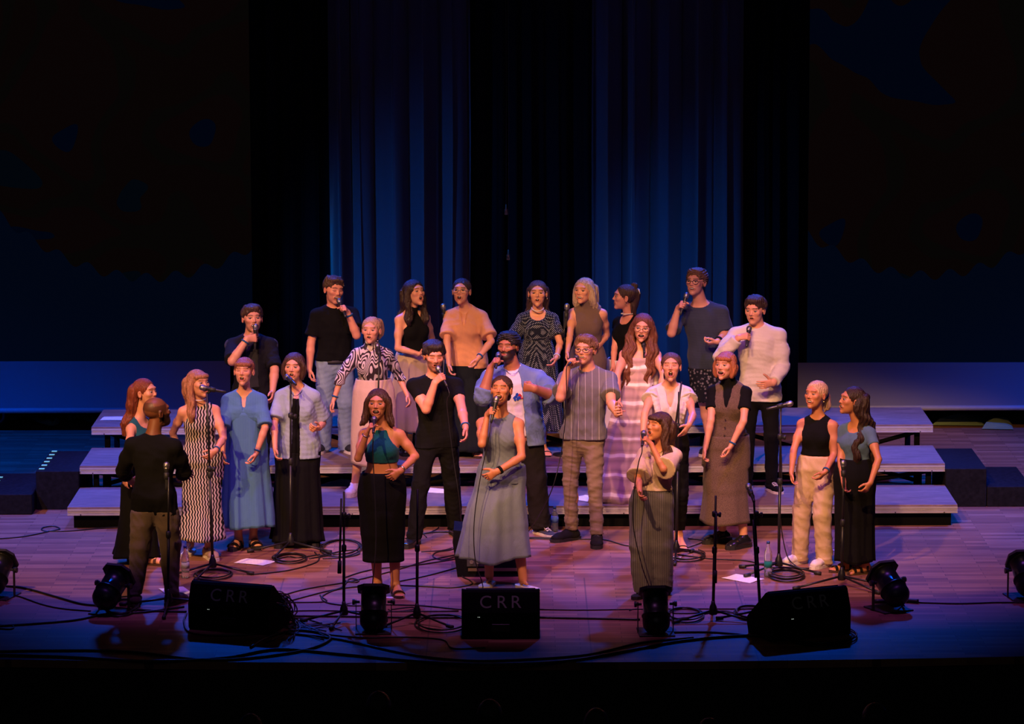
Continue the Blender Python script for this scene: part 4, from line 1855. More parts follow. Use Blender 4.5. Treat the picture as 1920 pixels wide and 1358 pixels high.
def build_stage():
    # ---- stage floor, slightly bowed front edge
    m = MB()
    n = 40
    xs = np.linspace(-9, 9, n + 1)
    fr = [(x, -5.33 + .0105 * x * x) for x in xs]
    top = [(x, y, 0) for x, y in fr] + [(9, 9, 0), (-9, 9, 0)]
    bot = [(x, y, -.06) for x, y in fr] + [(9, 9, -.06), (-9, 9, -.06)]
    N = len(top)
    m.add(top + bot, [tuple(range(N)), tuple(range(2 * N - 1, N - 1, -1))] + [(i, (i + 1) % N + 0, (i + 1) % N + N, i + N) for i in range(N)])
    o = fix_normals(m.build('floor', floor_mat()))
    tag(o, kind='structure')
    # ---- stage apron front and hall floor
    blk = plain('black_paint', (.012, .012, .013), .8)
    m = MB()
    v = [(x, y + .02, -.06) for x, y in fr] + [(x, y + .02, -1.15) for x, y in fr] + [(x, y + .12, -1.15) for x, y in fr] + [(x, y + .12, -.06) for x, y in fr]
    k = n + 1
    f = []
    for i in range(n):
        for r in range(4):
            a, b = r * k, ((r + 1) % 4) * k
            f.append((a + i, a + i + 1, b + i + 1, b + i))
    m.add(v, f)
    tag(fix_normals(m.build('wall_stage_front', blk)), kind='structure')
    m = MB().box((-12, -34, -1.25), (12, -5.0, -1.15))
    tag(m.build('floor_hall', plain('dark_carpet', (.02, .018, .018), .95, noise=.3)), kind='structure')
    # ---- back wall and side walls of the stage house
    dark = plain('dark_wall', (.006, .006, .007), .95)
    tag(MB().box((-12, 9.0, -1.2), (12, 9.2, 12)).build('wall_back', dark), kind='structure')
    tag(MB().box((-12.2, -34, -1.2), (-12, 9.2, 12)).build('wall_left', dark), kind='structure')
    tag(MB().box((12, -34, -1.2), (12.2, 9.2, 12)).build('wall_right', dark), kind='structure')
    tag(MB().box((-12, -34, 12), (12, 9.2, 12.2)).build('ceiling', dark), kind='structure')

    # ---- curtain: separate lengths of velvet
    vel = NT('blue_velvet')
    vel.b.inputs['Base Color'].default_value = (.085, .10, .15, 1)
    vel.b.inputs['Roughness'].default_value = .95
    vel.b.inputs['Sheen Weight'].default_value = .3
    vel.b.inputs['Specular IOR Level'].default_value = .1
    vl = vel.m
    black_v = NT('black_velvet')
    black_v.b.inputs['Base Color'].default_value = (.010, .011, .014, 1)
    black_v.b.inputs['Roughness'].default_value = .95
    black_v.b.inputs['Specular IOR Level'].default_value = .05
    bv = black_v.m
    defs = [(-3.5, -1.92, 6.6, bv, 5, 'black velvet leg hanging behind the left of the risers', .10),
            (-1.95, -.42, 6.35, vl, 8, 'blue lit velvet curtain behind the left half of the choir', .17),
            (-.5, .86, 6.6, bv, 3, 'black velvet curtain gap at centre behind the hanging microphones', .06),
            (.82, 2.42, 6.35, vl, 22, 'blue lit velvet curtain behind the right half of the choir', .17),
            (2.36, 3.6, 6.6, bv, 7, 'black velvet leg hanging behind the right of the risers', .10),
            (-9, 9, 8.2, bv, 9, 'wide black backdrop far behind the screens', .05)]
    for x0, x1, y, mt, sd, lb, dp in defs:
        tag(drape('curtain', x0, x1, y, .02, 9.5, mt, sd, dp, (.30 if mt is vl else .22) if x1 - x0 < 5 else .5), lb, 'curtain')

    # ---- two projection screens with a lit lower border
    grey = NT('screen_border_cloth')
    grey.b.inputs['Base Color'].default_value = (.17, .17, .19, 1)
    grey.b.inputs['Roughness'].default_value = .85
    for sgn, nm in ((-1, 'left'), (1, 'right')):
        y = 5.25
        zb = aty(100, 770, y)[2]
        zt = aty(100, 678, y)[2] if sgn < 0 else aty(1700, 680, y)[2]
        xi = aty(432 if sgn < 0 else 1496, 720, y)[0]
        xo = sgn * 8.5
        e = empty('projection_screen', (sgn * 5.5, y, 0), 'huge dark projection screen at the %s with dim painted shapes' % nm, 'screen')
        org = v3(sgn * 5.5, y, 0)
        a, b = (min(xi, xo), max(xi, xo))
        xi2 = aty(472 if sgn < 0 else 1515, 500, y)[0]
        a2, b2 = (min(xi2, xo), max(xi2, xo))
        o = MB().box((a2, y + .03, zt - .05), (b2, y + .045, 8)).build('picture_surface', screen_art('screen_picture_' + nm, 1 if sgn < 0 else 2), None)
        o.data.transform(Matrix.Translation(-Vector(org)))
        o.parent = e
        # the border cloth, a little slack
        n = 40
        V = []
        for z in np.linspace(zb, zt, 6):
            for x in np.linspace(a, b, n):
                V.append((x, y + .01 * math.sin(x * 2.2), z))
        V = np.array(V)
        F = np.array([(r * n + i, r * n + i + 1, (r + 1) * n + i + 1, (r + 1) * n + i) for r in range(5) for i in range(n - 1)])
        V2 = V + np.array([0, .01, 0])
        o = link_mesh('lower_border', np.concatenate([V, V2]), np.concatenate([F, F[:, ::-1] + len(V)]), grey.m, e, org)
        o = MB().tube([(a, y, zb), (b, y, zb)], .028, 10).build('bottom_pole', plain('screen_pole', (.34, .34, .36), .5), e, org, True)

    # ---- litter of pale green cloth and cable behind the screens
    green = fabric('pale_green_gauze', (110, 132, 96))
    glow = [((20, 786), (52, 782), (92, 796), (112, 792)), ((130, 786), (150, 783), (176, 792), (200, 791))]
    for i, g in enumerate(glow):
        pts = [atz(px, py, .03) for px, py in g]
        sp = spline(pts, 6)
        m = MB()
        v = []
        f = []
        for j, c in enumerate(sp):
            w = .10 + .05 * math.sin(j * .9 + i)
            v += [c + v3(0, -w, .01), c + v3(0, 0, .05 + .02 * math.sin(j * 1.7)), c + v3(0, w, .01), c + v3(0, 0, -.02)]
        for j in range(len(sp) - 1):
            for r in range(4):
                k = (r + 1) % 4
                f.append((j * 4 + r, j * 4 + k, j * 4 + 4 + k, j * 4 + 4 + r))
        m.add(v, f)
        tag(fix_normals(m.build('cloth_strip', green, smooth=True)), ['crumpled pale green cloth strip on the floor beside the far left speaker', 'short pale green cloth strip touching the left end of the risers'][i], 'cloth')
    for i, (px, py, w, lb) in enumerate([(1796, 789, .30, 'pale green crumpled sheet on the dark floor right of the risers'), (1868, 796, .18, 'small pale green scrap furthest right behind the stage')]):
        c = atz(px, py, .02)
        m = MB()
        q = [(-w, -.22), (w * .8, -.26), (w, .16), (-w * .3, .30)]
        v = [(c[0] + a, c[1] + b, .01) for a, b in q] + [(c[0] + a * .7, c[1] + b * .7, .07 - .03 * (j % 2)) for j, (a, b) in enumerate(q)] + [(c[0], c[1], .10)]
        m.add(v, [(0, 3, 2, 1), (0, 1, 5, 4), (1, 2, 6, 5), (2, 3, 7, 6), (3, 0, 4, 7), (4, 5, 8), (5, 6, 8), (6, 7, 8), (7, 4, 8)])
        tag(fix_normals(m.build('crumpled_sheet', green)), lb, 'cloth')

    # ---- choir risers: 3 tiers of four decks
    alu = plain('aluminium', (.62, .60, .58), .42, .55, noise=.08, nscale=8)
    iron = plain('riser_iron', (.004, .004, .005), .95, spec=.05)
    dm = deck_mat()
    groove = plain('frame_groove', (.03, .03, .032), .8)
    tiers = ['bottom', 'middle', 'top']
    cols = ['far left', 'centre left', 'centre right', 'far right']
    for t in range(3):
        z = .2 * (t + 1)
        y0 = t * 1.0
        y1 = y0 + (1.0 if t < 2 else 1.0) + .035
        for c in range(4):
            x0 = -4 + 2 * c + .0 + .002
            x1 = x0 + 2 - .004
            org = v3(x0 + 1, y0, 0)
            e = empty('stage_deck', org, 'plywood topped aluminium stage deck, %s on the %s tier' % (cols[c], tiers[t]), 'riser', 'choir riser decks')
            yb = y1 - .035 if t < 2 else y1
            MB().box((x0, y0 + .004, z - .018), (x1, yb - .004, z), .002).build('deck_board', dm, e, org)
            fm = MB()
            prof = [(-.004, -.022), (-.004, -.036), (.004, -.038), (.004, -.043), (-.002, -.045), (-.002, -.052), (.006, -.054), (.006, -.059), (-.006, -.061), (-.006, -.075), (.03, -.075), (.03, -.018), (-.004, -.018)]
            # front and back rails, extruded profile
            for yy, sg in ((y0, 1), (yb, -1)):
                fm.prism([(p_[0] * sg, p_[1]) for p_ in prof], v3(x1 - x0, 0, 0), (x0, yy, z), v3(0, 1, 0), v3(0, 0, 1))
            for xx, sg in ((x0, 1), (x1, -1)):
                fm.prism([(p_[0] * sg + .0, p_[1]) for p_ in prof], v3(0, yb - y0 - .06, 0), (xx + .004 * sg, y0 + .03, z), v3(1, 0, 0), v3(0, 0, 1))
            fix_normals(fm.build('frame', alu, e, org))
            bm_ = MB()
            for xx in np.linspace(x0 + .12, x1 - .12, 5):
                bm_.lathe((xx, y0 - .005, z - .068), (0, -1, 0), [(0, .006), (.004, .006)], 8)
            bm_.build('bolt', plain('dark_bolt', (.05, .05, .05), .5, .6), e, org)
            for xx in (x0 + .14, x1 - .14):
                for yy in (y0 + .10, yb - .12):
                    lg = MB().box((xx - .025, yy - .025, 0), (xx + .025, yy + .025, z - .07), .004)
                    lg.build('leg', iron, e, org)
            if t > 0:
                br = MB()
                zz = z - .09
                for yy in (y0 + .10,):
                    br.tube([(x0 + .16, yy, .04), (x1 - .16, yy, zz)], .022, 6)
                    br.tube([(x0 + .16, yy + .05, zz), (x1 - .16, yy + .05, .04)], .022, 6)
                fix_normals(br.build('cross_brace', iron, e, org))
            else:
                MB().box((x0 + .05, y0 + .06, 0.0), (x1 - .05, y0 + .085, z - .075)).build('front_panel', iron, e, org)

    # ---- treads beside the risers
    blk2 = plain('worn_black_paint', (.006, .006, .008), .8, noise=.5, nscale=30, spec=.15)
    for sgn in (-1, 1):
        org = v3(sgn * 4.4, .9, 0)
        e = empty('steps', org, 'black two step wooden stair at the %s end of the risers' % ('left' if sgn < 0 else 'right'), 'steps')
        if sgn > 0:
            b1 = ((4.0, .95, 0), (4.02 + .36, 2.05, .36))
            b2 = ((4.385, .95, 0), (4.80, 2.0, .19))
        else:
            b1 = ((-4.40, .95, 0), (-4.0, 2.05, .36))
            b2 = ((-4.86, .70, 0), (-4.405, 1.8, .19))
        for i, (lo, hi) in enumerate((b1, b2)):
            o = MB().box(lo, hi, .006).build('tread_box', blk2, e, org)
            m = MB()
            m.box((lo[0] + .004, lo[1] + .01, hi[2]), (hi[0] - .004, hi[1] - .01, hi[2] + .004))
            m.build('tread', plain('tread_carpet', (.005, .007, .010), .9, spec=.05), o, v3(0, 0, 0))
            if sgn < 0:
                xe = lo[0] + .02
                for j in range(6 if i == 0 else 5):
                    mm = MB().box((xe, lo[1] + .08 + j * .19, hi[2] + .004), (xe + .05, lo[1] + .12 + j * .19, hi[2] + .009))
                    gl = NT('glow_tape') if 'glow' not in MATS else None
                    if gl:
                        gl.b.inputs['Base Color'].default_value = (.2, .6, .4, 1)
                        gl.b.inputs['Emission Color'].default_value = (.25, .8, .5, 1)
                        gl.b.inputs['Emission Strength'].default_value = .35
                        MATS['glow'] = gl.m
                    q = mm.build('glow_marker', MATS['glow'], e, org)
            else:
                pass


# ------------------------------------------------------------------ sound and light gear
def text_mesh(name, body, size, mat, parent, M):
    c = bpy.data.curves.new('tmp_text', 'FONT')
    c.body = body
    c.size = size
    c.extrude = .0012
    c.space_character = 1.35
    c.align_x = 'CENTER'
    c.align_y = 'CENTER'
    o = bpy.data.objects.new('tmp_text', c)
    COL.objects.link(o)
    dg = bpy.context.evaluated_depsgraph_get()
    me = bpy.data.meshes.new_from_object(o.evaluated_get(dg))
    bpy.data.objects.remove(o)
    me.name = name
    me.transform(M)
    me.materials.clear()
    me.materials.append(mat)
    q = bpy.data.objects.new(name, me)
    COL.objects.link(q)
    q.parent = parent
    return q


def wedge(pxc, pyc, yaw, label, w=.62, letters=True, led=True, k=.80):
    """floor monitor; its local front (grille) faces +y before the turn; the viewer sees its back"""
    c = atz(pxc, pyc, 0)
    e = empty('floor_monitor', c, label, 'speaker', 'floor monitors', rz=math.radians(yaw))
    box = plain('speaker_black', (.005, .005, .006), .85, spec=.12, noise=.3, nscale=60, bump=.15)
    gr = plain('speaker_grille', (.010, .010, .011), .6, noise=.6, nscale=160, bump=.5)
    # side profile (y, z): tall panel towards the audience, sloping baffle towards the singers
    H = .47
    prof = [(a * k, b * k) for a, b in [(-.0, .0), (-.02, .03), (-.02, .26), (.05, H - .02), (.08, H), (.12, H), (.50, .17), (.52, .13), (.48, .0)]]
    m = MB()
    m.prism(prof, v3(w, 0, 0), (-w / 2, 0, 0), v3(0, 1, 0), v3(0, 0, 1))
    o = fix_normals(m.build('cabinet', box, e))
    for sg in (-1, 1):
        m = MB()
        m.prism([(a * 1.0, b) for a, b in prof], v3(.014 * sg, 0, 0), (sg * w / 2, 0, .002), v3(0, 1, 0), v3(0, 0, 1))
        fix_normals(m.build('end_cheek', box, e))
    m = MB()
    nrm_ = nrm(v3(0, .33, .38))
    m.prism([(-w / 2 + .02, .02), (w / 2 - .02, .02), (w / 2 - .02, .46 * k), (-w / 2 + .02, .46 * k)], nrm_ * .012, (0, .505 * k, .155 * k), v3(1, 0, 0), nrm(v3(0, -.38, .33)))
    fix_normals(m.build('grille', gr, e))
    m = MB()
    m.box((-.07, -.026, .06), (.07, -.016, .12), .003)
    m.build('handle', plain('handle_black', (.02, .02, .02), .4), e)
    if letters:
        # stencilled letters on the sloping upper back panel
        sl = nrm(v3(0, .07, .19))
        up = sl
        nn = nrm(v3(0, -.19, .07))
        M = Matrix(((1, up[0], nn[0], 0), (0, up[1], nn[1], (-.02 + .035) * k - .001), (0, up[2], nn[2], .355 * k), (0, 0, 0, 1)))
        for ch, dx in (('C', -.125), ('R', 0.0), ('R', .11)):
            M2 = Matrix.Translation(Vector((dx + .008, 0, 0))) @ M
            text_mesh('letter', ch, .140, plain('stencil_paint', (.36, .34, .32), .8), e, M2)
    if led:
        gl = NT('status_led')
        gl.b.inputs['Emission Color'].default_value = (.9, 1, .9, 1)
        gl.b.inputs['Emission Strength'].default_value = .6
        for dx in (-.006, .006):
            MB().lathe((-.17 + dx, -.0165, .175), (0, -1, 0), [(0, .0028), (.003, .0028)], 8).build('status_light', gl.m, e)
    return e


def par_can(px, py, yaw, label, tilt=38, s=.84):
    """par lantern standing on a floor plate, pointing up and back at the singers"""
    c = atz(px, py, 0)
    e = empty('stage_lantern', c, label, 'stage light', 'par lanterns along the stage front', rz=math.radians(yaw))
    body = plain('lantern_black', (.018, .019, .022), .34, .5)
    iron = plain('black_iron', (.015, .015, .017), .6)
    # optical axis: local +y and up
    t = math.radians(tilt)
    A = v3(0, math.cos(t), math.sin(t))
    mid = v3(0, .0, .27 * s)
    m = MB()
    m.lathe(mid - A * .29 * s, A, [(h_ * s, r_ * s) for h_, r_ in [(0, .02), (.004, .055), (.03, .095), (.07, .122), (.10, .128), (.17, .128), (.171, .136), (.185, .136), (.186, .118), (.39, .118), (.391, .124), (.40, .124), (.40, .108), (.25, .10)]], 28)
    fix_normals(m.build('housing', body, e, smooth=False))
    for ch in e.children:
        ch.data.polygons.foreach_set('use_smooth', np.full(len(ch.data.polygons), True))
    # colour frame: octagonal plate at the mouth
    m = MB()
    u = v3(1, 0, 0)
    w = np.cross(A, u)
    r = .150 * s
    k = .085 * s
    oc = [(-r, -k), (-k, -r), (k, -r), (r, -k), (r, k), (k, r), (-k, r), (-r, k)]
    m.prism(oc, A * .022, mid + A * .11 * s, u, w)
    fix_normals(m.build('colour_frame', iron, e))
    # yoke
    for x in (-.165 * s, .165 * s):
        m = MB()
        m.box((x - .003, -.016, .0), (x + .003, .016, .29 * s))
        m.build('yoke_arm', iron, e)
        m = MB()
        m.lathe((x, 0, .27 * s), (1 if x > 0 else -1, 0, 0), [(-.03, .010), (.006, .012), (.01, .024), (.028, .024), (.03, .010)], 12)
        m.build('yoke_knob', plain('knob_black', (.02, .02, .025), .35), e)
    MB().box((-.168 * s, -.018, .0), (.168 * s, .018, .008)).build('yoke_base', iron, e)
    MB().box((-.14, -.17, .0), (.14, .14, .012), .003).build('floor_plate', iron, e)
    pts = spline([mid - A * .29 * s, mid - A * .32 * s + v3(.01, 0, -.01), v3(.03, -.18, .06), v3(.02, -.12, .012)], 6)
    fix_normals(MB().tube(pts, .006, 6).build('power_lead', plain('cable_black', (.010, .010, .011), .45), e, smooth=True))
    return e


def mic_shape(head, ax, name='microphone', parent=None, origin=None):
    """returns grille + handle meshes along ax (from tail to head)"""
    g = plain('mic_grille', (.30, .30, .32), .35, .9, noise=.4, nscale=300, bump=.4)
    hb = plain('mic_handle', (.020, .020, .022), .35)
    org = origin
    c = head
    MB().lathe(c - ax * .028, ax, [(0, .020), (.006, .0235), (.022, .0262), (.038, .0245), (.048, .017), (.053, .006)], 16).build('grille', g, parent, org, True)
    MB().lathe(c - ax * .205, ax, [(0, .008), (.002, .0105), (.03, .0115), (.10, .0135), (.150, .0175), (.168, .0205), (.177, .021)], 14).build('handle', hb, parent, org, True)
    MB().lathe(c - ax * .031, ax, [(0, .0225), (.007, .0225)], 14).build('ring', g, parent, org, True)


def stand(px, py, htop_py, label, boom=None, mic=None, legs=(20, 140, 260), top_px=None, clutch=None, paired=None, legl=.33, rnd=True):
    """tripod microphone stand: foot centre pixel on the floor, top pixel row; boom/mic optional"""
    c = atz(px, py, 0)
    tpx = top_px or px
    top = aty(tpx, htop_py, c[1])
    e = empty('microphone_stand', c, label, 'microphone stand', 'microphone stands')
    st = plain('stand_black', (.016, .016, .018), .4, .3)
    rb = plain('black_rubber', (.012, .012, .013), .6)
    org = c
    pr = v3(c[0], c[1], .10)
    MB().lathe(c + v3(0, 0, .055), (0, 0, 1), [(0, .03), (.01, .036), (.06, .030), (.085, .018), (.11, .014)], 10).build('base_hub', st, e, org, True)
    for a in legs:
        d = v3(math.cos(math.radians(a)), math.sin(math.radians(a)), 0)
        lg = MB().tube([c + v3(0, 0, .085) + d * .02, c + d * legl + v3(0, 0, .018)], .0095, 8).build('leg', st, e, org, True)
        MB().tube([c + d * (legl - .04) + v3(0, 0, .022), c + d * (legl + .02) + v3(0, 0, .016)], .016, 8).build('rubber_foot', rb, lg, None if False else v3(0, 0, 0), True)
        for ch in lg.children:
            ch.data.transform(Matrix.Translation(-Vector(org)))
    L = top - pr
    mid = pr + L * .52
    MB().tube([pr, mid], .0125, 10).build('lower_pole', st, e, org, True)
    MB().tube([mid - L * .02, top], .0088, 10).build('upper_pole', st, e, org, True)
    MB().lathe(mid - nrm(L) * .03, nrm(L), [(0, .014), (.01, .021), (.05, .021), (.06, .013)], 10).build('height_clutch', rb, e, org, True)
    if clutch:
        q = aty(px + (tpx - px) * .6, clutch, c[1])
        MB().lathe(q - v3(.0, 0, .02), (0, 0, 1), [(0, .012), (.008, .022), (.04, .022), (.048, .012)], 10).build('boom_clutch', rb, e, org, True)
        MB().lathe(q, (1, -.3, 0), [(0, .010), (.03, .012), (.035, .02), (.05, .02)], 8).build('wing_knob', rb, e, org, True)
    if paired:   # folded boom hanging beside the pole
        a = aty(paired[0], paired[1], c[1] - .03)
        b = aty(paired[2], paired[3], c[1] - .05)
        MB().tube([a, b], .0085, 8).build('boom_arm', st, e, org, True)
        MB().tube([b, b + nrm(b - a) * .10], .016, 8).build('counterweight', rb, e, org, True)
    hd = top
    if boom:
        a = aty(boom[0], boom[1], c[1] + boom[4] if len(boom) > 4 else c[1])
        b = aty(boom[2], boom[3], c[1] + boom[5] if len(boom) > 5 else c[1])
        MB().tube([a, b], .0078, 8).build('boom_arm', st, e, org, True)
        MB().lathe(top - v3(0, 0, .02), (0, 0, 1), [(0, .014), (.01, .022), (.035, .022), (.045, .012)], 10).build('boom_clutch', rb, e, org, True)
        hd = b
    if mic:
        # mic: (head px, head py, tail px, tail py, dy head, dy tail)
        h = aty(mic[0], mic[1], c[1] + mic[4])
        t = aty(mic[2], mic[3], c[1] + mic[5])
        ax = nrm(h - t)
        m_ = empty('microphone', h, mic[6], 'microphone', 'microphones on stands')
        mic_shape(h, ax, parent=m_, origin=h)
        cl = MB().lathe(h - ax * .115, ax, [(0, .017), (.002, .020), (.05, .023), (.052, .018)], 10)
        cl.build('mic_clip', rb, e, org, True)
        MB().tube([h - ax * .09, hd], .009, 8).build('clip_joint', rb, e, org, True)
    return e


def cable(pts, label, r=.006, zs=None, cat='cable', world=False, n=7, mat=None, group='cables on the stage floor'):
    P = [np.asarray(p, float) if world else atz(p[0], p[1], (p[2] if len(p) > 2 else r)) for p in pts]
    sp = spline(P, n)
    o = fix_normals(MB().tube(sp, r, 6).build('cable', mat or plain('cable_black', (.010, .010, .011), .45), smooth=True))
    return tag(o, label, cat, group)


def coil(px, py, rx, label, turns=3.6, r=.006, ry=None, seed=0):
    c = atz(px, py, 0)
    rng = np.random.RandomState(seed)
    pts = []
    n = int(turns * 16)
    for i in range(n):
        a = 2 * math.pi * i / 16
        k = 1 + .10 * math.sin(a * .37 + seed) + rng.uniform(-.02, .02)
        pts.append(c + v3(math.cos(a) * rx * k, math.sin(a) * (ry or rx) * k * 1.0, r + .010 * (i / 16) * .8))
    o = fix_normals(MB().tube(spline(pts, 2), r, 6).build('cable_coil', plain('cable_black', (.010, .010, .011), .45), smooth=True))
    return tag(o, label, 'cable', 'coiled cables')


def paper(px, py, ang, label, z=0.0, w=.21, h=.297):
    c = atz(px, py, z)
    ca, sa = math.cos(math.radians(ang)), math.sin(math.radians(ang))
    m = NT('printed_sheet') if 'sheet' not in MATS else None
    if m:
        w_ = m.n('ShaderNodeTexBrick', offset=.3)
        w_.inputs['Scale'].default_value = 1.0
        w_.inputs['Brick Width'].default_value = .05
        w_.inputs['Row Height'].default_value = .016
        w_.inputs['Mortar Size'].default_value = .006
        w_.inputs['Color1'].default_value = (.55, .55, .6, 1)
        w_.inputs['Color2'].default_value = (.75, .75, .78, 1)
        w_.inputs['Mortar'].default_value = (.82, .80, .80, 1)
        m.l(m.coord(), w_.inputs['Vector'])
        m.l(w_.outputs['Color'], m.b.inputs['Base Color'])
        m.b.inputs['Roughness'].default_value = .8
        MATS['sheet'] = m.m
    v = []
    n = 6
    for i in range(n):
        for j in range(n):
            x, y = (i / (n - 1) - .5) * w, (j / (n - 1) - .5) * h
            zz = .003 + .006 * (math.sin(i * 1.3 + j * .7 + px) + 1) * .4
            v.append((x, y, zz))
    k = len(v)
    v2 = [(x, y, z_ - .0015) for x, y, z_ in v]
    f = [(i * n + j, (i + 1) * n + j, (i + 1) * n + j + 1, i * n + j + 1) for i in range(n - 1) for j in range(n - 1)]
    f += [tuple(q + k for q in reversed(t)) for t in f]
    o = link_mesh('paper_sheet', v + v2, f, MATS['sheet'])
    o.location = (c[0], c[1], z)
    o.rotation_euler = (0, 0, math.radians(ang))
    return tag(o, label, 'paper')


def bottle(px, py, label, h=.25, z=0.0, label_col=(20, 110, 110)):
    c = atz(px, py, z)
    e = empty('water_bottle', c, label, 'bottle')
    g = NT('clear_plastic') if 'clear' not in MATS else None
    if g:
        g.b.inputs['Base Color'].default_value = (.92, .95, 1, 1)
        g.b.inputs['Transmission Weight'].default_value = .92
        g.b.inputs['Roughness'].default_value = .08
        g.b.inputs['IOR'].default_value = 1.25
        MATS['clear'] = g.m
    k = h / .25
    MB().lathe((0, 0, 0), (0, 0, 1), [(0, .022), (.006, .033), (.03, .034), (.05, .032), (.07, .034), (.15 * k, .034), (.18 * k, .030), (.205 * k, .018), (.22 * k, .013), (.24 * k, .013)], 18).build('bottle_body', MATS['clear'], e, None, True)
    MB().lathe((0, 0, .085), (0, 0, 1), [(0, .0345), (.05, .0345)], 18).build('paper_label', fabric('bottle_label_%d' % label_col[0], label_col), e, None, True)
    MB().lathe((0, 0, .238 * k), (0, 0, 1), [(0, .0145), (.018, .0145)], 14).build('cap', plain('blue_cap', c3((20, 60, 130)), .4), e, None, True)
    return e


# ------------------------------------------------------------------ the singers
def build_people():
    black = fabric('black_cotton', (8, 8, 10))
    black2 = fabric('black_twill', (8, 8, 10))
    white = fabric('white_cotton', (215, 205, 205))
    gold = plain('gold', (.8, .55, .2), .3, 1.0)
    steel = plain('steel', (.6, .6, .62), .3, 1.0)
    rim = plain('glasses_rim', (.05, .04, .035), .4, .3)
    wire = plain('wire_rim', (.55, .42, .25), .35, .9)
    blueband = fabric('festival_band', (30, 80, 130))
    blackband = fabric('watch_band', (12, 12, 14))
    rubber = plain('black_rubber', (.012, .012, .013), .6)
    cream = plain('cream_rubber', (.72, .66, .58), .6)
    leather = plain('black_leather', (.010, .010, .011), .22, coat=.4)
    suede = fabric('brown_suede', (70, 48, 38))
    res = []

    def P(**k):
        p = Person(**k)
        res.append(p)
        return p

    # ---- back row, upper riser
    p = P(label='young man with moustache in black overshirt, singing into mic at far left of risers', sex='m', z=.2, feet=((462, 925), (496, 925)),
          head=(473, 597), sh=(471, 637), yaw=5, hyaw=14, hpitch=2, hair=(66, 44, 32), skin='fair', mouth=.45, smile=1, stubble=.25, hs=1.0,
          R=dict(e=(430, 683), mic=(478, 658), es=1), L=dict(e=(515, 694), w=(511, 735)))
    p.hair('short', vol=.006)
    p.top(fabric('dark_grey_tee', (45, 44, 48)), hem=735, g=.012, sleeve=.3, neck='crew', seed=1)
    p.top(fabric('black_overshirt', (20, 20, 26)), 'overshirt', hem=742, g=.022, sleeve=.92, loose=.010, neck='v', opening=.062, collar=True, seed=2, amp=.007)
    p.trousers(black2, waist=722, seed=1)
    p.shoes('sneaker', rubber, rubber)
    p.wristband('R', blueband)
    p.finish()

    p = P(label='man in black tee and pale blue jeans, eyes lowered, singing at left of upper riser', sex='m', z=.4, feet=((602, 849), (654, 849)),
          head=(625, 543), sh=(627, 580), hip=(628, 700), yaw=12, hyaw=28, hpitch=-8, hroll=6, hair=(74, 50, 36), skin='pink', mouth=.4, smile=1, stubble=.18, eyes='closed',
          R=dict(e=(582, 650), w=(580, 697), h=(581, 712)), L=dict(e=(668, 628), mic=(648, 594), at=(-.01, .15, -.07)), fyaw=(-20, 30))
    p.hair('short', vol=.005)
    p.top(black, 'tee_shirt', hem=675, g=.018, sleeve=.72, loose=.012, flare=.010, neck='crew', seed=3, amp=.007)
    p.trousers(fabric('pale_denim', (116, 138, 168), 'denim', (148, 168, 192)), 'jeans', waist=673, thigh=.095, knee=.088, hem=.082, hemz=.02, belt=rubber, seed=2, amp=.008)
    p.shoes('sneaker', rubber, cream)
    p.wristband('L', blueband)
    p.finish()

    p = P(label='woman with dark wavy hair in black tank top and gathered cream skirt, looking up', z=.4, feet=((757, 852), (790, 850)),
          head=(775, 549), sh=(773, 588), hip=(781, 688), yaw=30, hyaw=38, hpitch=10, hair=(46, 28, 22), skin='fair', mouth=.75,
          R=dict(e=(746, 653), w=(786, 664), h=(801, 657)), L=dict(e=(810, 635), w=(803, 668), es=-1))
    p.hair('long', length=.12, wavy=.012, vol=.006)
    t = p.top(black, 'tank_top', hem=668, g=.009, neck='mock', arm='halter', seed=4, amp=.002)
    p.skirt(fabric('cream_muslin', (196, 172, 150)), [(660, 779, 28), (680, 780, 40), (730, 776, 50), (770, 774, 52), (806, 774, 50)], folds=14, amp=.014, seed=1)
    p.shoes('boot', leather, rubber)
    p.finish()

    p = P(label='woman with glasses and tied back dark hair in loose peach tee, mouth open', z=.4, feet=((862, 851), (894, 856)),
          head=(866, 546), sh=(873, 584), hip=(876, 702), yaw=-8, hyaw=-12, hpitch=6, hair=(46, 30, 26), skin='fair', mouth=.7, bulk=1.0, wide=1.08, shw=1.06,
          R=dict(e=(838, 640), w=(842, 684)), L=dict(e=(921, 640), w=(897, 672), h=(889, 690)), armw=1.08)
    p.hair('bun', vol=.0, tail=(0, -.09, -.04))
    p.glasses(wire, True)
    p.top(fabric('peach_tee', (222, 158, 118)), 'tee_shirt', hem=689, g=.022, sleeve=.80, loose=.010, flare=.012, neck='v', seed=5, amp=.008)
    p.skirt(fabric('dark_teal_skirt', (20, 26, 32)), [(683, 875, 33), (720, 877, 39), (780, 879, 42), (843, 880, 45)], 'wide_trousers', folds=8, amp=.016, seed=2)
    p.shoes('sandal', suede, suede)
    p.wristband('L', blueband)
    p.finish()

    p = P(label='woman in dark polka dot dress with beaded necklace, facing front', z=.4, feet=((1000, 851), (1020, 853)),
          head=(1008, 550), sh=(1008, 588), hip=(1008, 695), yaw=0, hyaw=-2, hpitch=2, hair=(78, 56, 48), skin='fair', mouth=.4,
          R=dict(e=(958, 642), w=(966, 690)), L=dict(e=(1050, 644), w=(1043, 672), h=(1037, 685)))
    p.hair('halfback', length=.06)
    j = p.top(None, hem=650, g=.012, sleeve=.72, loose=.014, flare=.014, neck='scoop', seed=6, amp=.004, ret=True)
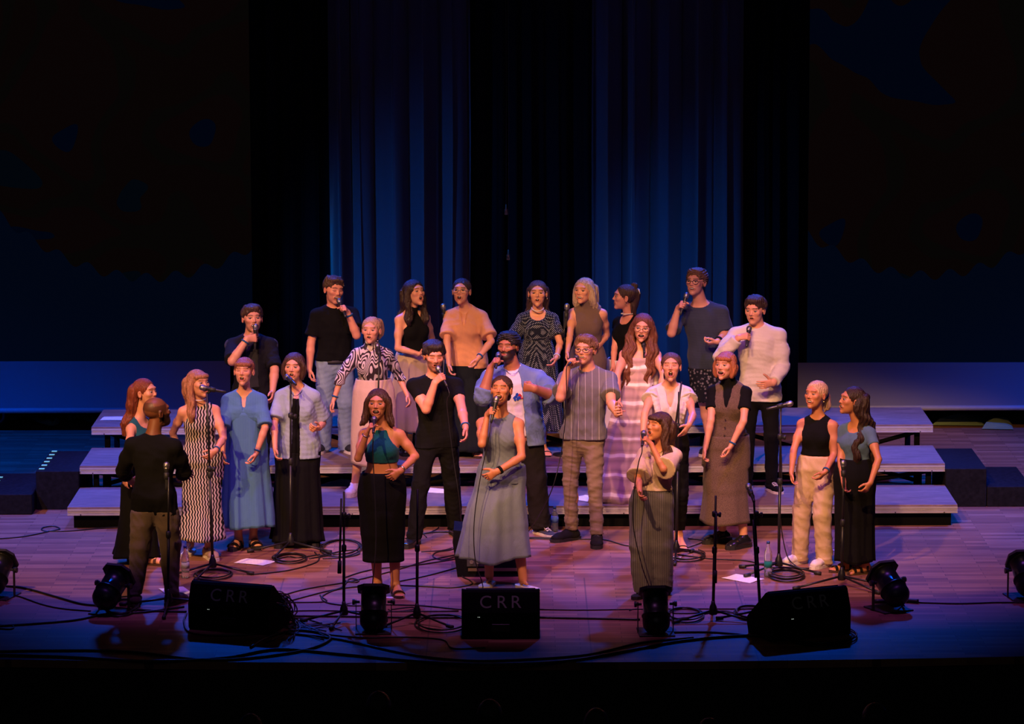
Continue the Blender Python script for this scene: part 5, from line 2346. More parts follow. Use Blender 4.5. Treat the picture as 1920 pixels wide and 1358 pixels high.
    p.skirt(fabric('polka_dot', (22, 26, 44), 'dots', (170, 178, 190)), [(637, 1007, 27), (660, 1007, 34), (720, 1006, 42), (770, 1005, 48), (804, 1005, 51)], 'dress', folds=10, amp=.014, seed=3, join=j)
    p.necklace(plain('beads', (.75, .66, .55), .4), drop=.02, r=.006)
    p.earrings(gold)
    p.shoes('heel', rubber, rubber)
    p.wristband('L', fabric('white_band', (200, 200, 210)))
    p.finish()

    p = P(label='blonde long haired woman in sleeveless taupe top with high neck', z=.4, feet=((1085, 850), (1115, 850)),
          head=(1096, 545), sh=(1102, 578), hip=(1102, 690), yaw=-12, hyaw=-30, hpitch=0, hair=(196, 168, 142), skin='fair', mouth=.3, smile=1, stubble=0, gaze=1,
          R=dict(e=(1069, 627), w=(1064, 660), h=(1062, 675)), L=dict(e=(1138, 628), w=(1122, 650), es=-1))
    p.hair('long', length=.12, sides='RL', front=False, vol=.0)
    p.top(fabric('taupe_rib', (104, 84, 78)), 'tank_top', hem=700, g=.010, neck='roll', arm='wide', seed=7, amp=.003)
    p.trousers(fabric('dark_brown_twill', (36, 30, 32)), waist=690, seed=3, thigh=.095, knee=.085, hem=.08)
    p.shoes('sneaker', rubber, rubber)
    p.finish()

    p = P(label='woman turned to the left with white hair clip, black top and long white skirt', z=.4, feet=((1168, 845), (1188, 843)),
          head=(1174, 557), sh=(1178, 598), hip=(1172, 700), yaw=-50, hyaw=-80, hpitch=0, hair=(72, 48, 38), skin='pink', mouth=.3, smile=1,
          L=dict(e=(1196, 660), w=(1180, 690)), R=dict(e=(1152, 652), w=(1150, 690)), fyaw=(-60, -40))
    p.hair('clip', vol=.0)
    m = MB()
    for i in range(5):
        a = p.hp(-.0, -.128, .075 - i * .018)
        m.tube([a + p.fr[0] * .016, a - p.fr[1] * .012, a - p.fr[0] * .016], .0045, 6)
    for q in (-1, 1):
        m.tube([p.hp(q * .018, -.128, .085), p.hp(q * .020, -.140, .045), p.hp(q * .018, -.128, -.005)], .006, 6)
    m.build('hair_clip', plain('white_plastic', (.8, .74, .7), .3), p.root, p.base, True)
    p.top(black, 'top', hem=690, g=.012, neck='scoop', sleeve=.25, seed=8, amp=.003)
    p.skirt(fabric('white_eyelet_cotton', (212, 200, 200)), [(672, 1172, 26), (700, 1170, 32), (750, 1163, 38), (800, 1160, 44), (830, 1160, 46)], folds=9, amp=.012, seed=4)
    p.necklace(plain('pearl', (.8, .75, .7), .3), drop=.0, r=.005)
    p.earrings(gold)
    p.shoes('flat', leather, rubber)
    p.finish()

    p = P(label='tall man with glasses in dark slate knitted sweater and patterned shorts', sex='m', z=.4, feet=((1328, 853), (1350, 853)),
          head=(1306, 529), sh=(1315, 574), hip=(1328, 700), yaw=-10, hyaw=-28, hpitch=4, hair=(112, 78, 56), skin='fair', mouth=.25, smile=1, stubble=.1, shw=1.05,
          R=dict(e=(1259, 626), mic=(1276, 590), at=(-.01, .16, -.115)), L=dict(e=(1362, 625), w=(1345, 641), h=(1328, 645), es=0, pose='claw'))
    p.hair('curly', vol=.010)
    p.glasses(rim, True)
    p.top(fabric('slate_knit', (44, 50, 66), 'knit', (58, 64, 82)), 'sweater', hem=690, g=.020, sleeve=.86, loose=.012, flare=.004, neck='wide', seed=9, amp=.006)
    p.trousers(fabric('patterned_shorts', (20, 21, 28), 'flowers', (112, 108, 112)), 'shorts', waist=688, cut=753, thigh=.11, knee=.115, hem=.11, seed=4)
    p.shoes('sneaker', rubber, cream)
    p.wristband('L', blackband, 'watch', .016)
    p.finish()

    p = P(label='man with curtained brown hair in oversized white long sleeved tee and black trousers', sex='m', z=.2, feet=((1396, 918), (1451, 922)),
          head=(1416, 581), sh=(1420, 617), hip=(1424, 752), yaw=-8, hyaw=-24, hpitch=-8, hair=(62, 42, 32), skin='fair', mouth=.2, shw=1.1,
          R=dict(e=(1367, 655), mic=(1400, 649), at=(.0, .15, -.13), es=1), L=dict(e=(1468, 695), w=(1450, 718), h=(1434, 722), es=-1, pose='open', T=(-.2, -.3, 1)), fyaw=(-25, 20))
    p.hair('short', vol=.008)
    p.top(fabric('white_longsleeve', (208, 196, 186)), 'long_sleeve_tee', hem=751, g=.019, sleeve=1.92, loose=.009, flare=.0, neck='crew', seed=10, amp=.009)
    p.trousers(black2, waist=745, thigh=.085, knee=.068, hem=.055, hemz=.06, seed=5)
    p.shoes('canvas', black2, cream, cream)
    p.finish()

    # ---- middle row
    p = P(label='blonde ponytailed woman in black and white swirl patterned blouse and cream skirt', z=.2, feet=((661, 929), (704, 925)),
          head=(697, 619), sh=(697, 655), hip=(702, 760), yaw=-6, hyaw=-12, hpitch=0, hair=(186, 142, 104), skin='fair', mouth=.35,
          R=dict(e=(641, 704), w=(626, 750), h=(617, 768), T=(.2, -.8, .5)), L=dict(e=(747, 703), w=(764, 742), es=-1), fyaw=(-18, 5))
    p.hair('ponytail', tail=(.03, -.085, .075), length=.16)
    p.top(fabric('swirl_print', (52, 40, 44), 'marble', (206, 192, 196)), 'blouse', hem=716, g=.012, sleeve=1.85, loose=.006, flare=.006, neck='roll', seed=11, amp=.003)
    p.skirt(fabric('cream_satin', (206, 178, 162), rough=.55), [(710, 700, 33), (730, 700, 39), (770, 701, 42), (820, 701, 44), (868, 700, 43)], folds=3, amp=.007, seed=5)
    p.necklace(gold, drop=.05)
    p.shoes('sneaker', cream, cream, white, which='RL')
    p.wristband('R', blueband)
    p.finish()

    p = P(label='man in tight black tee and black trousers, hand and mic covering his mouth', sex='m', z=0, feet=((772, 1024), (857, 1005)),
          head=(814, 667), sh=(815, 711), hip=(820, 845), yaw=4, hyaw=10, hpitch=-12, hair=(42, 30, 26), skin='pink', mouth=.3, stubble=.55, eyes='closed', shw=1.04,
          R=dict(e=(803, 762), mic=(838, 724), at=(.01, .14, -.062)), L=dict(e=(866, 768), w=(873, 803), h=(875, 820)), fyaw=(-22, 20))
    p.hair('short', vol=.010)
    p.top(black, 'tee_shirt', hem=838, g=.010, sleeve=.55, loose=.004, neck='crew', seed=12, amp=.005)
    p.trousers(black2, waist=832, thigh=.092, knee=.078, hem=.07, hemz=.05, seed=6, amp=.009)
    p.shoes('boot', leather, rubber)
    p.wristband('L', blueband)
    p.finish()

    p = P(label='bearded man in open denim shirt over white tee, fist raised at chest', sex='m', z=0, feet=((945, 1003), (1020, 1003)),
          head=(953, 650), sh=(963, 697), hip=(972, 838), yaw=-4, hyaw=-22, hpitch=0, hair=(20, 16, 16), skin='olive', mouth=.15, stubble=.95, beard=1.08, eyes='closed', bulk=1.05, wide=1.12, deep=1.1, shw=1.12,
          R=dict(e=(907, 737), mic=(930, 690), at=(-.02, .15, -.055)), L=dict(e=(1036, 742), w=(1002, 729), h=(980, 726), pose='fist', T=(-.2, -.2, 1)), armw=1.1, fyaw=(-15, 35))
    p.hair('curly', vol=.014)
    o = p.top(white, 'tee_shirt', hem=815, g=.016, sleeve=.3, neck='crew', seed=13, amp=.006)
    emblem(p, o)
    p.top(fabric('denim_shirt', (84, 104, 138), 'denim', (112, 132, 164)), 'denim_shirt', hem=832, g=.026, sleeve=1.28, loose=.010, flare=.006, neck='v', opening=.085, collar=True, hemg=.02, seed=14, amp=.009)
    p.trousers(fabric('dark_brown_chino', (30, 26, 26)), waist=822, thigh=.105, knee=.094, hem=.085, hemz=.05, seed=7, amp=.009)
    p.shoes('canvas', fabric('grey_canvas', (52, 54, 66)), cream, white)
    p.necklace(steel, drop=.06)
    p.finish()

    p = P(label='tall man with glasses in striped grey tee and beige trousers, holding mic sideways', sex='m', z=0, feet=((1062, 1014), (1119, 1024)),
          head=(1098, 656), sh=(1102, 699), hip=(1094, 838), yaw=-6, hyaw=-20, hpitch=2, hair=(128, 90, 62), skin='fair', mouth=.2, smile=1, stubble=.22, shw=1.03,
          R=dict(e=(1050, 749), mic=(1066, 684), at=(-.02, .15, -.058)), L=dict(e=(1146, 755), w=(1157, 776), h=(1165, 771), pose='claw', T=(.1, -.2, 1)), fyaw=(-55, -2))
    p.hair('short', vol=.010)
    p.glasses(rim)
    p.top(fabric('striped_grey_tee', (104, 100, 108), 'stripes', (176, 168, 174)), 'tee_shirt', hem=822, g=.022, sleeve=.72, loose=.014, flare=.010, neck='crew', seed=15, amp=.008)
    p.trousers(fabric('beige_chino', (128, 108, 96)), waist=815, thigh=.090, knee=.066, hem=.058, hemz=.09, seed=8, amp=.010)
    p.shoes('boot', fabric('black_suede', (20, 19, 20)), rubber, rubber)
    p.finish()

    p = P(label='woman with very long wavy auburn hair and glasses in striped pale tie-dye maxi dress', z=.2, feet=((1160, 935), (1188, 938)),
          head=(1205, 614), sh=(1201, 655), hip=(1190, 762), yaw=-4, hyaw=-8, hpitch=-6, hair=(110, 62, 40), skin='fair', mouth=.55, smile=1,
          R=dict(e=(1157, 706), w=(1160, 752)), L=dict(e=(1244, 703), w=(1236, 748)), hroll=4, wide=1.05)
    p.hair('long', length=.38, wavy=.012, vol=.004)
    p.glasses(wire, True)
    j = p.top(None, hem=740, g=.014, neck='strapless', seed=16, amp=.004, ret=True)
    p.skirt(fabric('tie_dye', (190, 158, 156), 'tiedye', (240, 226, 226)), [(668, 1202, 33), (720, 1198, 36), (780, 1190, 44), (850, 1180, 54), (936, 1171, 66)], 'dress', folds=9, amp=.022, seed=6, join=j)
    p.earrings(gold)
    p.shoes('flat', suede, suede)
    p.finish()

    p = P(label='woman in white ruffled cap sleeve blouse and black trousers, belting mouth wide open', z=0, feet=((1235, 1032), (1275, 1030)),
          head=(1258, 687), sh=(1256, 727), hip=(1254, 838), yaw=0, hyaw=-5, hpitch=6, hair=(92, 60, 46), skin='fair', mouth=1.0, eyes='closed', heel=.03, bulk=.98, shw=1.02,
          R=dict(e=(1209, 776), w=(1205, 822)), L=dict(e=(1299, 779), w=(1292, 797), h=(1283, 812), pose='open', T=(-.2, -.5, .9)), fyaw=(-10, 12))
    p.hair('ponytail', tail=(-.02, -.09, .0), length=.12)
    bm_ = fabric('white_voile', (214, 200, 198))
    o = p.top(bm_, 'blouse', hem=802, g=.016, sleeve=.30, loose=.010, flare=.022, neck='deepv', seed=17, amp=.006)
    ruffle(p, bm_, o)
    p.trousers(black2, waist=795, thigh=.088, knee=.072, hem=.062, hemz=.16, seed=9)
    p.shoes('heel', rubber, suede)
    p.finish()

    p = P(label='short haired woman with fringe in brown tweed waistcoat and long skirt over black tee', z=0, feet=((1345, 1018), (1386, 1028)),
          head=(1361, 685), sh=(1368, 724), hip=(1362, 838), yaw=-14, hyaw=-30, hpitch=2, hair=(166, 96, 56), skin='fair', mouth=.65, smile=1, lean=.0,
          R=dict(e=(1333, 789), w=(1323, 840), h=(1318, 860)), L=dict(e=(1394, 790), w=(1370, 838), h=(1362, 860)), fyaw=(-62, -50))
    p.hair('bob', fringe=True, vol=.0)
    p.top(black, 'tee_shirt', hem=800, g=.007, sleeve=.60, loose=.010, flare=.006, neck='roll', seed=18, amp=.003)
    tw = fabric('brown_tweed', (78, 62, 52), 'tweed', (110, 90, 76))
    w = p.top(tw, 'waistcoat', hem=827, g=.016, neck='deepv', arm='tank', seed=19, amp=.003, point=.45)
    bt = MB()
    for i in range(4):
        c = p.pel + (p.sh - p.pel) * (.50 - i * .14) + p.F * (.118 * p.s + .006)
        bt.lathe(c, p.F, [(0, .007), (.004, .007)], 8)
    bt.build('button', plain('horn_button', (.03, .02, .015), .4), w, p.base)
    p.skirt(tw, [(815, 1363, 28), (850, 1362, 37), (890, 1361, 37), (930, 1360, 37), (977, 1359, 38)], folds=4, amp=.008, seed=7, hemwave=.006)
    p.shoes('loafer', leather, rubber)
    p.wristband('L', blueband)
    p.finish()

    # ---- left group
    p = P(label='smiling woman with long auburn hair in profile behind the bald man, black trousers', z=0, feet=((262, 1054), (290, 1060)),
          head=(268, 736), sh=(262, 790), hip=(258, 905), yaw=62, hyaw=62, hpitch=2, hair=(128, 62, 40), skin='fair', mouth=.4, smile=1,
          R=dict(e=(244, 846), w=(240, 890), h=(233, 907), ws=-1), L=dict(e=(285, 850), w=(292, 880)), fyaw=(60, 75))
    p.hair('halfback', length=.14, wavy=.012)
    p.top(fabric('teal_top', (30, 84, 100)), 'tank_top', hem=880, g=.010, neck='scoop', arm='wide', seed=20, amp=.003)
    p.skirt(black, [(865, 260, 22), (900, 259, 29), (950, 258, 32), (1000, 257, 38), (1042, 256, 44)], 'wide_trousers', folds=6, amp=.014, seed=8)
    p.shoes('sandal', suede, suede)
    p.finish()

    p = P(label='bald bearded man seen from behind in black long sleeved top, grey trousers', sex='m', z=0, feet=((330, 1132), (254, 1134)),
          head=(293, 774), sh=(287, 824), hip=(290, 968), yaw=168, hyaw=118, hpitch=2, hair=(30, 22, 20), skin='brown', mouth=.0, stubble=.9, scalp=.55, beard=1.0, shw=1.02,
          L=dict(e=(230, 884), w=(246, 902), es=-1, ws=-1), R=dict(e=(346, 884), w=(336, 896), es=-1, ws=-1, h=(346, 892)), fyaw=(150, 185))
    p.top(black, 'long_sleeve_top', hem=965, g=.014, sleeve=1.45, loose=.007, neck='crew', seed=21, amp=.008)
    p.trousers(fabric('grey_brown_trousers', (96, 82, 72)), waist=955, thigh=.108, knee=.094, hem=.062, hemz=.09, seed=10, amp=.009)
    p.shoes('sneaker', suede, suede)
    p.finish()

    p = P(label='long haired blonde woman with fringe in fitted black and white wavy striped dress', z=0, feet=((354, 1040), (395, 1048)),
          head=(371, 719), sh=(373, 760), hip=(378, 872), yaw=16, hyaw=42, hpitch=4, hair=(176, 118, 84), skin='fair', mouth=.4, smile=1,
          R=dict(e=(324, 812), w=(336, 856), es=-1, ws=-1), L=dict(e=(419, 822), w=(404, 846), h=(392, 858), T=(-.3, -.4, .8)), fyaw=(-10, 25))
    p.hair('long', fringe=True, length=.16, sides='R', wavy=.004)
    j = p.top(None, hem=880, g=.009, neck='crew', arm='tank', seed=22, amp=.003, ret=True)
    p.skirt(fabric('wavy_stripe', (30, 27, 30), 'zebra', (196, 180, 176)), [(846, 377, 26), (872, 377, 34), (910, 378, 35), (960, 379, 35), (1008, 380, 36)], 'dress', folds=5, amp=.006, seed=9, join=j, hemwave=.004)
    p.necklace(plain('pearl', (.8, .75, .7), .3), drop=.0, r=.004)
    p.shoes('sneaker', fabric('beige_trainer', (176, 150, 124)), cream, white)
    p.wristband('L', blueband)
    p.finish()

    p = P(label='woman with fringe in loose mid-blue midi dress with elbow sleeves and black slides', z=0, feet=((443, 1030), (478, 1028)),
          head=(458, 696), sh=(458, 740), hip=(461, 850), yaw=0, hyaw=-8, hpitch=4, hair=(150, 92, 62), skin='fair', mouth=.6, eyes='closed',
          R=dict(e=(418, 804), w=(418, 850)), L=dict(e=(497, 802), w=(478, 858), h=(470, 875)))
    p.hair('bun', fringe=True, tail=(0, -.09, .05))
    m_ = fabric('blue_crinkle', (70, 112, 158), 'seersucker', (86, 130, 174))
    j = p.top(None, hem=850, g=.018, sleeve=.94, loose=.014, flare=.006, neck='v', seed=23, amp=.007, ret=True)
    p.skirt(m_, [(770, 458, 36), (820, 460, 40), (880, 462, 44), (940, 464, 49), (985, 465, 52)], 'dress', folds=8, amp=.016, seed=10, join=j, topfold=.1)
    p.shoes('slide', leather, rubber)
    p.wristband('L', blueband)
    p.finish()

    p = P(label='brown haired woman in open pale blue short sleeved shirt over wide black trousers', z=0, feet=((533, 1024), (587, 1022)),
          head=(552, 688), sh=(558, 733), hip=(558, 850), yaw=-6, hyaw=-10, hpitch=0, hair=(66, 40, 28), skin='fair', mouth=.5, bulk=1.0,
          R=dict(e=(514, 796), w=(516, 842)), L=dict(e=(605, 793), w=(599, 803), h=(588, 806), es=-1, pose='claw'))
    p.hair('bob', vol=.004)
    p.top(black, 'top', hem=850, g=.008, neck='scoop', arm='tank', seed=24, amp=.003)
    p.top(fabric('pale_blue_linen', (150, 166, 186)), 'shirt', hem=857, g=.024, sleeve=.82, loose=.012, flare=.012, neck='v', opening=.040, collar=True, hemg=.03, seed=25, amp=.008)
    p.skirt(black, [(846, 558, 32), (870, 558, 40), (920, 558, 44), (970, 558, 47), (1012, 558, 49)], 'wide_trousers', folds=10, amp=.014, seed=11)
    p.necklace(rubber, drop=.08)
    p.shoes('loafer', leather, rubber)
    p.finish()

    # ---- front soloists
    p = P(label='woman with shoulder length brown hair in teal halter top and long black skirt', z=0, feet=((703, 1112), (744, 1117)),
          head=(709, 757), sh=(716, 804), hip=(717, 922), yaw=-4, hyaw=-8, hpitch=2, hair=(74, 46, 32), skin='tan', mouth=.6, smile=1,
          R=dict(e=(672, 858), mic=(700, 812), at=(0, .155, -.11)), L=dict(e=(779, 856), w=(750, 884), h=(734, 897), es=0, T=(-.4, -.2, .8)))
    p.hair('lob', vol=.002)
    p.top(fabric('teal_rib', (14, 82, 96)), 'halter_top', hem=866, g=.009, neck='crew', arm='halter', seed=26, amp=.004)
    p.skirt(black, [(884, 717, 30), (925, 716, 42), (970, 717, 41), (1010, 718, 37), (1050, 719, 37)], folds=3, amp=.004, seed=12, hemwave=.003)
    p.earrings(gold, .008)
    p.shoes('sandal', suede, suede)
    p.wristband('L', steel, 'bracelet', .006)
    p.wristband('R', steel, 'bracelet', .003)
    p.finish()

    p = P(label='woman in sleeveless grey-blue dress with gathered waist at centre front, eyes closed', z=0, feet=((914, 1100), (988, 1106)),
          head=(941, 731), sh=(938, 783), hip=(937, 905), yaw=-8, hyaw=-14, hpitch=10, hair=(70, 46, 34), skin='tan', mouth=.9, smile=1, eyes='closed',
          R=dict(e=(899, 846), mic=(921, 792), at=(0, .15, -.085)), L=dict(e=(978, 857), w=(932, 885), h=(912, 897), T=(-.3, -.2, .9)), fyaw=(-15, 35))
    p.hair('bun', tail=(0.02, -.085, -.045), vol=-.002)
    j = p.top(None, hem=905, g=.012, neck='crew', arm='tank', seed=27, amp=.007, ret=True)
    p.skirt(fabric('grey_linen', (112, 122, 140)), [(872, 942, 33), (905, 938, 41), (950, 931, 50), (1000, 928, 59), (1044, 925, 65)], 'dress', folds=6, amp=.030, seed=13, join=j, topfold=.1, hemwave=.02)
    p.shoes('sneaker', white, cream)
    p.wristband('L', blackband, 'watch', .012)
    p.finish()

    p = P(label='woman with brown fringe in cream wide sleeve blouse and grey pinstripe trousers, front right', z=0, feet=((1203, 1120), (1240, 1118)),
          head=(1237, 799), sh=(1238, 842), hip=(1222, 952), yaw=-22, hyaw=-52, hpitch=8, hair=(70, 42, 30), skin='tan', mouth=.7, eyes='closed', bulk=1.05,
          L=dict(e=(1250, 888), mic=(1204, 836), at=(0, .145, -.07), es=1), R=dict(e=(1196, 896), w=(1200, 925)), fyaw=(-30, -10))
    p.hair('long', fringe=True, length=.10, sides='L', wavy=.006)
    p.top(fabric('cream_silk', (206, 180, 150), rough=.6), 'blouse', hem=918, g=.020, sleeve=.96, loose=.026, flare=.026, neck='v', seed=28, amp=.008)
    p.trousers(fabric('grey_pinstripe', (84, 80, 84), 'pinstripe', (120, 114, 118)), waist=912, thigh=.115, knee=.108, hem=.104, hemz=.03, seed=11, amp=.008)
    p.necklace(gold, drop=.08)
    p.earrings(gold)
    p.shoes('boot', leather, rubber)
    p.finish()

    # ---- right pair
    p = P(label='blonde woman with blue scrunchie, black halter top and high waisted cream jeans', z=0, feet=((1490, 1058), (1539, 1064)),
          head=(1531, 740), sh=(1533, 786), hip=(1530, 890), yaw=-20, hyaw=-40, hpitch=4, hair=(206, 164, 128), skin='tan', mouth=.35, smile=1, lid=.5,
          R=dict(e=(1488, 846), w=(1484, 886), h=(1485, 903)), L=dict(e=(1564, 852), w=(1547, 886), h=(1534, 900), es=0), fyaw=(-55, -40))
    p.hair('ponytail', tail=(.01, -.10, .005), length=.14)
    m = MB()
    m.tube([p.hp(.03 * math.cos(a) + .01, -.11, .005 + .03 * math.sin(a)) for a in [i * 2 * math.pi / 12 for i in range(13)]], .014, 8)
    m.build('scrunchie', fabric('blue_scrunchie', (30, 80, 130)), p.root, p.base, True)
    p.top(black, 'tank_top', hem=853, g=.010, neck='crew', arm='tank', seed=29, amp=.003)
    p.trousers(fabric('cream_denim', (206, 176, 144)), 'jeans', waist=853, thigh=.100, knee=.088, hem=.080, hemz=.02, seed=12, amp=.007)
    p.earrings(gold)
    p.shoes('sneaker', cream, cream)
    p.wristband('L', blueband)
    p.finish()

    p = P(label='woman with very long dark hair in blue-grey tee and wide black trousers, in profile', z=0, feet=((1580, 1072), (1612, 1076)),
          head=(1600, 751), sh=(1607, 799), hip=(1603, 900), yaw=-42, hyaw=-72, hpitch=6, hair=(52, 32, 26), skin='tan', mouth=.35, smile=1,
          L=dict(e=(1647, 862), w=(1632, 906), h=(1622, 922)), R=dict(e=(1576, 862), w=(1582, 905)), fyaw=(-70, -60))
    p.hair('halfback', length=.36, wavy=.012, drape='L', dlen=.32)
    p.top(fabric('blue_grey_tee', (82, 108, 140)), 'tee_shirt', hem=866, g=.010, sleeve=.45, loose=.006, neck='scoop', seed=30, amp=.005)
    p.skirt(black, [(858, 1603, 25), (890, 1603, 33), (940, 1603, 34), (1000, 1603, 35), (1052, 1603, 36)], 'wide_trousers', folds=6, amp=.010, seed=14)
    p.shoes('sandal', leather, suede)
    p.finish()
    return res


def emblem(p, tee):
    """abstract blue and red print on the chest of the white tee"""
    rng = np.random.RandomState(4)
    n_ = len(tee.data.vertices)
    TV = np.empty(n_ * 3, np.float32)
    tee.data.vertices.foreach_get('co', TV)
    TV = TV.reshape(-1, 3) + p.base
    for col, sx, n in (((28, 62, 150), -1, 9), ((176, 30, 36), 1, 8)):
        m = MB()
        for i in range(n):
            c = p.pel + (p.sh - p.pel) * (.66 + rng.uniform(-.05, .05)) + p.L * (.048 + sx * .022 + rng.uniform(-.022, .022))
            q_ = TV - c
            near = (np.abs(q_ @ p.L) < .02) & (np.abs(q_ @ p.U) < .02)
            c = c + p.F * (float((q_ @ p.F)[near].max()) - .006)
            r = rng.uniform(.006, .016)
            k = 7
            pts = [(math.cos(2 * math.pi * j / k) * r * rng.uniform(.5, 1.3), math.sin(2 * math.pi * j / k) * r * rng.uniform(.6, 1.4)) for j in range(k)]
            m.prism(pts, p.F * .0085, c, p.L, p.U)
        fix_normals(m.build('chest_print', fabric('print_%d' % col[0], col), p.root, p.base))


def ruffle(p, mat, par):
    for sd in (-1, 1):
        v = []
        n = 26
        for i in range(n):
            t = i / (n - 1)
            c = p.pel + (p.sh - p.pel) * (.42 + .66 * t) + p.L * sd * (.05 + .07 * t) * p.s
            dep = np.interp(.42 + .66 * t, [0, .42, .7, .9, 1.1], [.11, .10, .135, .095, .03]) * p.s
            wv = .010 * math.sin(i * 2.1)
            a = c + p.F * (dep + .014)
            out = nrm(p.L * sd + p.F * .25)
            v += [a, a + out * (.045 + .02 * t) + p.F * (.012 + wv) - p.U * .012, a + out * (.045 + .02 * t) + p.F * (.006 + wv) - p.U * .012, a - p.F * .006]
        f = []
        for i in range(n - 1):
            for j in range(4):
                k = (j + 1) % 4
                f.append((i * 4 + j, i * 4 + k, i * 4 + 4 + k, i * 4 + 4 + j))
        fix_normals(link_mesh('ruffle', v, f, mat, p.root, p.base))


def build_props():
    # ---- lanterns along the front
    par_can(214, 1148, -26, 'black par lantern left of the bald man with its lens turned up right', 34)
    par_can(701, 1182, 0, 'black par lantern in front of the woman in the teal halter top', 62)
    par_can(1229, 1186, 3, 'black par lantern in front of the woman in grey pinstripe trousers', 62)
    par_can(1664, 1142, 28, 'black par lantern right of the long haired woman in wide trousers', 34)
    par_can(-2, 1118, -16, 'black par lantern cut off by the left edge of the picture', 40)
    par_can(1920, 1120, 10, 'black par lantern cut off by the right edge of the picture', 40)
    # ---- monitors
    wedge(939, 1198, 0, 'centre floor monitor with clear C R R lettering, below the woman in grey dress', .58)
    wedge(430, 1186, -20, 'left floor monitor turned inwards with cables spilling off its right side', .66)
    wedge(1520, 1198, 24, 'right floor monitor turned inwards in front of the cream jeans', .66)
    # the monitor seen from its connector side behind the woman in the grey dress
    c = atz(918, 1082, 0)
    e = empty('bass_monitor', c, 'black monitor with lit sockets behind the legs of the woman in grey dress', 'speaker')
    box = MATS['speaker_black']
    m = MB()
    m.prism([(-.27, .0), (.27, .0), (.27, .20), (.22, .34), (-.30, .40), (-.31, .30)], v3(0, .42, 0), (0, 0, 0), v3(1, 0, 0), v3(0, 0, 1))
    fix_normals(m.build('cabinet', box, e))
    MB().box((-.18, -.006, .05), (.24, .0, .075)).build('trim_strip', plain('brass_strip', (.25, .18, .10), .5, .6), e)
    MB().box((-.19, -.008, .09), (.02, -.001, .26), .002).build('connector_panel', plain('panel_steel', (.10, .10, .11), .4, .5), e)
    sk = plain('socket_steel', (.55, .52, .45), .3, .8)
    for i in range(3):
        for j in range(2):
            MB().lathe((-.15 + .055 * i, -.008, .13 + .075 * j), (0, -1, 0), [(0, .017), (.006, .017), (.006, .010), (.002, .009)], 12).build('socket', sk, e)
    # speaker at the far left
    c = atz(2, 800, 0)
    e = empty('loudspeaker', c, 'dark loudspeaker cabinet cut off at the left edge behind the steps', 'speaker')
    MB().box((-.20, -.18, .0), (.075, .20, .34), .01).build('cabinet', box, e)
    MB().lathe((-.03, -.18, .15), (0, -1, 0), [(0, .10), (.008, .10), (.008, .085), (-.02, .04)], 20).build('cone', plain('cone_blue_grey', (.05, .055, .07), .4), e, smooth=True)

    # ---- microphone stands
    stand(399, 1076, 738, 'tall stand with microphone at the mouth of the woman in striped dress', mic=(379, 727, 400, 731, .0, -.0, 'microphone in front of the blonde woman in striped dress'), legs=(-12, 200, 250), top_px=388, clutch=880, legl=.34)
    stand(545, 1034, 728, 'tall stand in front of the woman in pale blue open shirt', mic=(538, 707, 553, 720, .10, -.06, 'microphone pointed at the woman in pale blue open shirt'), legs=(-18, 190, 250), clutch=780, legl=.36)
    stand(645, 1166, 922, 'empty stand left of the woman in teal top with its boom folded down', legs=(-4, 186, 255), paired=(640, 935, 637, 1052), clutch=967)
    stand(782, 1170, 918, 'empty straight stand between teal top and grey dress', legs=(-35, 215, 90), top_px=783)
    stand(1337, 1165, 930, 'empty stand below the brown tweed skirt with its boom folded down', legs=(-18, 200, 88), top_px=1342, paired=(1343, 962, 1341, 1070), clutch=965)
    stand(1425, 1165, 930, 'black stand with microphone rising beside the right floor monitor', mic=(1403, 912, 1414, 942, .10, -.08, 'microphone at hip height above the right floor monitor'), legs=(175, 300, 60), top_px=1413, paired=(1412, 975, 1417, 1060), clutch=965)
    stand(1460, 1074, 765, 'tall stand between tweed skirt and cream jeans with level microphone', mic=(1482, 757, 1448, 765, .0, -.0, 'grey microphone lying level beside the woman in black halter top'), legs=(-20, 215, 150), top_px=1464, clutch=820, legl=.35)
    stand(1578, 1100, 890, 'thin stand with microphone in front of wide black trousers at right', mic=(1581, 868, 1582, 900, .02, .0, 'dark blue lit microphone in front of wide black trousers'), legs=(-10, -50, 200), top_px=1582, legl=.42)
    stand(1268, 1048, 735, 'stand with leaning boom in front of the woman in white ruffled blouse', legs=(-95, 175, 60), top_px=1273, clutch=800, paired=(1278, 716, 1262, 830), legl=.30)
    stand(316, 1142, 895, 'dark stand with microphone in front of the bald man', mic=(312, 872, 312, 900, .02, .0, 'dark microphone in front of the bald man\'s back'), legs=(-90, 20, 165), legl=.40)
    # stands on the risers
    for (px, py, z, tp, lb, mic) in [
        (711, 925, .2, 665, 'stand on bottom tier in front of the swirl patterned blouse', (708, 648, 713, 676, .10, -.05, 'blue lit microphone below the chin of the woman in swirl blouse')),
        (833, 850, .4, 580, 'slim stand on middle tier left of the woman in peach tee', (831, 574, 833, 592, .02, 0, 'small microphone on slim stand left of the peach tee')),
        (1058, 850, .4, 584, 'slim stand on middle tier between polka dot dress and taupe top', (1063, 574, 1061, 602, .02, 0, 'microphone between polka dot dress and taupe top')),
        (1207, 930, .2, 655, 'stand on bottom tier in front of the tie-dye dress', (1205, 634, 1208, 660, .12, -.04, 'microphone at the mouth of the long auburn haired woman'))]:
        c = atz(px, py, z)
        top = aty(px, tp, c[1] - (.28 if px in (711, 1207) else .1))
        c[1] = top[1]
        e = empty('microphone_stand', c, lb, 'microphone stand', 'microphone stands')
        st = plain('stand_black', (.016, .016, .018), .4, .3)
        rb = plain('black_rubber', (.012, .012, .013), .6)
        MB().lathe(c, (0, 0, 1), [(0, .11), (.012, .11), (.016, .03), (.05, .016)], 20).build('round_base', st, e, c, True)
